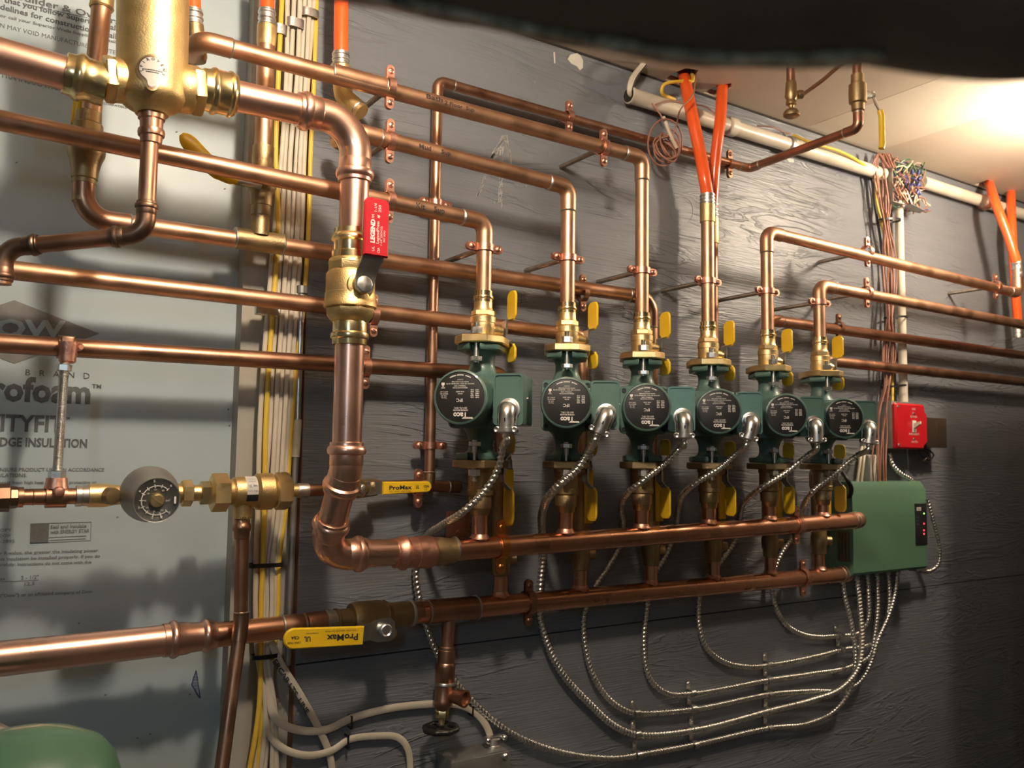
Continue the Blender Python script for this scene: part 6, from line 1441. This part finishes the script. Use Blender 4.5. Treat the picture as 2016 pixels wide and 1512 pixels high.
# steel box at the bottom edge
bz = at(940, 1487, 0.045).z; x0_, x1_ = at(888, 1495, 0.045).x, at(1000, 1495, 0.045).x
e = empty('junction_box', Vector((x0_, -0.02, bz-0.1)), 'grey steel box cut off by the bottom edge, fed by a cream cable', 'junction box')
MB().box(((x0_+x1_)/2, -0.0235, bz-0.05), (x1_-x0_, 0.045, 0.1), None, 0.002).build('case', M_GALV, e)
MB().box(((x0_+x1_)/2, -0.0475, bz-0.052), (x1_-x0_+0.004, 0.003, 0.1), None, 0.001).build('cover', M_GALV, e)
MB().lathe((x1_-0.008, -0.0485, bz-0.008), (0, -1, 0), [(0, 0.0045), (0.002, 0.0045), (0.004, 0.0025), (0.0042, 0)], 14).build('screw', M_STEEL, e)
cq = at(971, 1474, 0.022); mb = MB(); mb.lathe(Vector((cq.x, cq.y, bz-0.001)), (0, 0, 1), [(0, 0.013), (0.003, 0.013), (0.004, 0.0105), (0.012, 0.0105), (0.013, 0.008)], 20); mb.box(Vector((cq.x, cq.y, bz+0.012)), (0.034, 0.012, 0.006), None, 0.002); mb.build('cable_connector', M_STEEL, e)
for s_ in (-1, 1): MB().lathe((cq.x+s_*0.0145, cq.y-0.004, bz+0.012), (0, -1, 0), [(0, 0.0042), (0.006, 0.0042), (0.008, 0.0025)], 12).build('screw', M_STEEL, e)

# ---------------------------------------------------------------- green tank at lower left
tcn = at(45, 1560, 0.33); Rt = mpx(178, tcn)
e = empty('expansion_tank', Vector((tcn.x, tcn.y, 0.9)), 'dark green tank top showing at the lower left corner', 'tank')
tt = at(45, 1442, 0.33).z
MB().lathe((tcn.x, tcn.y, tt), (0, 0, -1), [(0, 0), (0.001, Rt*0.30), (0.005, Rt*0.55), (0.014, Rt*0.80), (0.026, Rt*0.93), (0.042, Rt), (0.22, Rt), (0.26, Rt*0.9), (0.285, Rt*0.5), (0.29, 0)], 64).build('shell', M_TANK, e)
for a in (0.6, 2.7, 4.8): MB().tube([Vector((tcn.x+Rt*0.7*cos(a), tcn.y+Rt*0.7*sin(a), tt-0.25)), Vector((tcn.x+Rt*0.8*cos(a), tcn.y+Rt*0.8*sin(a), 0.0))], 0.012, 12).build('leg', M_TANK, e)
q = at(4, 1425, 0.10); e = MB().tube([Vector((q.x-0.15, q.y, q.z-0.002)), Vector((q.x-0.02, q.y, q.z)), Vector((q.x+0.012, q.y, q.z-0.018)), Vector((q.x+0.012, q.y, q.z-0.30))], 0.013, 16).build('grey_pipe', M_GRY, None, 'grey pipe bend at the left edge just above the green tank', 'pipe')

# ---------------------------------------------------------------- black wrapped duct close overhead
def near(px, py, d): v = ray(px, py); return O+v.normalized()*d
lowe = [(300, -150), (480, -60), (620, -8), (760, 22), (900, 47), (1050, 80), (1200, 106), (1350, 128), (1500, 136), (1620, 136), (1705, 130), (1760, 138), (1850, 150), (1950, 160), (2060, 158), (2250, 150)]
Rn = 0.055; dn_ = 0.30; P = []; rad = []
phi = math.asin(Rn/dn_)
for i, (x, y) in enumerate(lowe):
    a, b = lowe[max(i-1, 0)], lowe[min(i+1, len(lowe)-1)]
    d = ray(x, y).normalized(); tg = (ray(*b)-ray(*a)); tg = (tg-d*tg.dot(d)).normalized(); nn = d.cross(tg)
    if nn.dot(_u) < 0: nn = -nn
    P.append(O+(d*cos(phi)+nn*sin(phi))*dn_); rad.append((-nn*cos(radians(21))-d*sin(radians(21))))
Ps = smooth(P, 14)
random.seed(2)
nz = [(random.uniform(20, 190), random.uniform(0, 6.28), random.randint(1, 6), random.uniform(0.3, 1)) for _ in range(14)]
def crk(s, a, r):
    w = sum(am*sin(f*s+ph+kk*a) for f, ph, kk, am in nz)/14
    fold = 0.004 if s > 0.31 else 0.0
    return r+0.0016*w+fold*(0.5+0.5*sin(60*s+3*a))
dk = MB(); dk.tube(Ps, Rn, 72, rfun=crk)
M_DUCT = mat('black_wrap', (0.13, 0.112, 0.086), 0.42, 0, (0.16, 0.14, 0.105), 30, 0.6, bump=0.3, bscale=60, spec=0.5)
e = empty('wrapped_duct', Ps[0], 'black wrapped duct hanging close overhead along the top right', 'duct')
dk.build('wrap', M_DUCT, e)
sm = []; Vs = smooth(rad, 14)
for p, v_ in list(zip(Ps, Vs))[6:150]: sm.append(p+v_.normalized()*(Rn+0.0004))
MB().tube(sm, 0.0019, 8, rfun=lambda s, a, r: r*(1+0.35*sin(s*300)*sin(s*90))).build('seam', mat('seam_painted_glints', (0.75, 0.92, 0.92), 0.34, 0.8, (0.10, 0.13, 0.13), 130), e)  # pale cyan flecks put the seam's glints into its colour

# ---------------------------------------------------------------- bulbs and the unseen block added to shade the wall at right
def bulb(loc, label, rad, strength, col):
    e = empty('ceiling_lamp', Vector((loc.x, loc.y, ZC)), label, 'lamp')
    MB().lathe((loc.x, loc.y, ZC), (0, 0, -1), [(0, 0.055), (0.006, 0.055), (0.014, 0.045), (0.020, 0.030), (0.034, 0.026), (0.035, 0.02)], 32).build('lamp_holder', M_PAPER, e)
    top = ZC-0.035-loc.z
    MB().lathe((loc.x, loc.y, loc.z), (0, 0, 1), [(-rad, 0), (-rad*0.92, rad*0.38), (-rad*0.7, rad*0.71), (-rad*0.38, rad*0.92), (0, rad), (rad*0.38, rad*0.92), (rad*0.72, rad*0.70), (rad*1.1, rad*0.52), (max(rad*1.3, top), 0.013), (max(rad*1.3, top)+0.001, 0)], 20).build('bulb', mat('glowing_bulb', col, 0.5, emit=col, estr=strength), e)
bulb(LAMP_A, 'bare bulb in a ceiling holder above the air separator', 0.030, LS_A, (1, 0.84, 0.66))
bulb(LAMP_B, 'bare bulb in a ceiling holder beyond the right edge', 0.032, LS_B, (1, 0.83, 0.64))
bulb(LAMP_C, 'cool white bulb in a ceiling holder behind the viewer', 0.040, LS_C, (0.62, 0.82, 1.0))
e = empty('shadow_blocker', Vector((2.15, -0.42, 0)), 'unseen block added beyond the right edge to cast a shadow on the wall', 'light blocker')
MB().box((2.2, -0.425, (CAMH+0.40)/2), (0.6, 0.35, CAMH+0.40), None, 0.01).build('case', M_ROOM, e)
MB().box((2.2, -0.605, (CAMH+0.40)/2), (0.54, 0.014, CAMH+0.30), None, 0.004).build('blocker_front', M_ROOM, e)
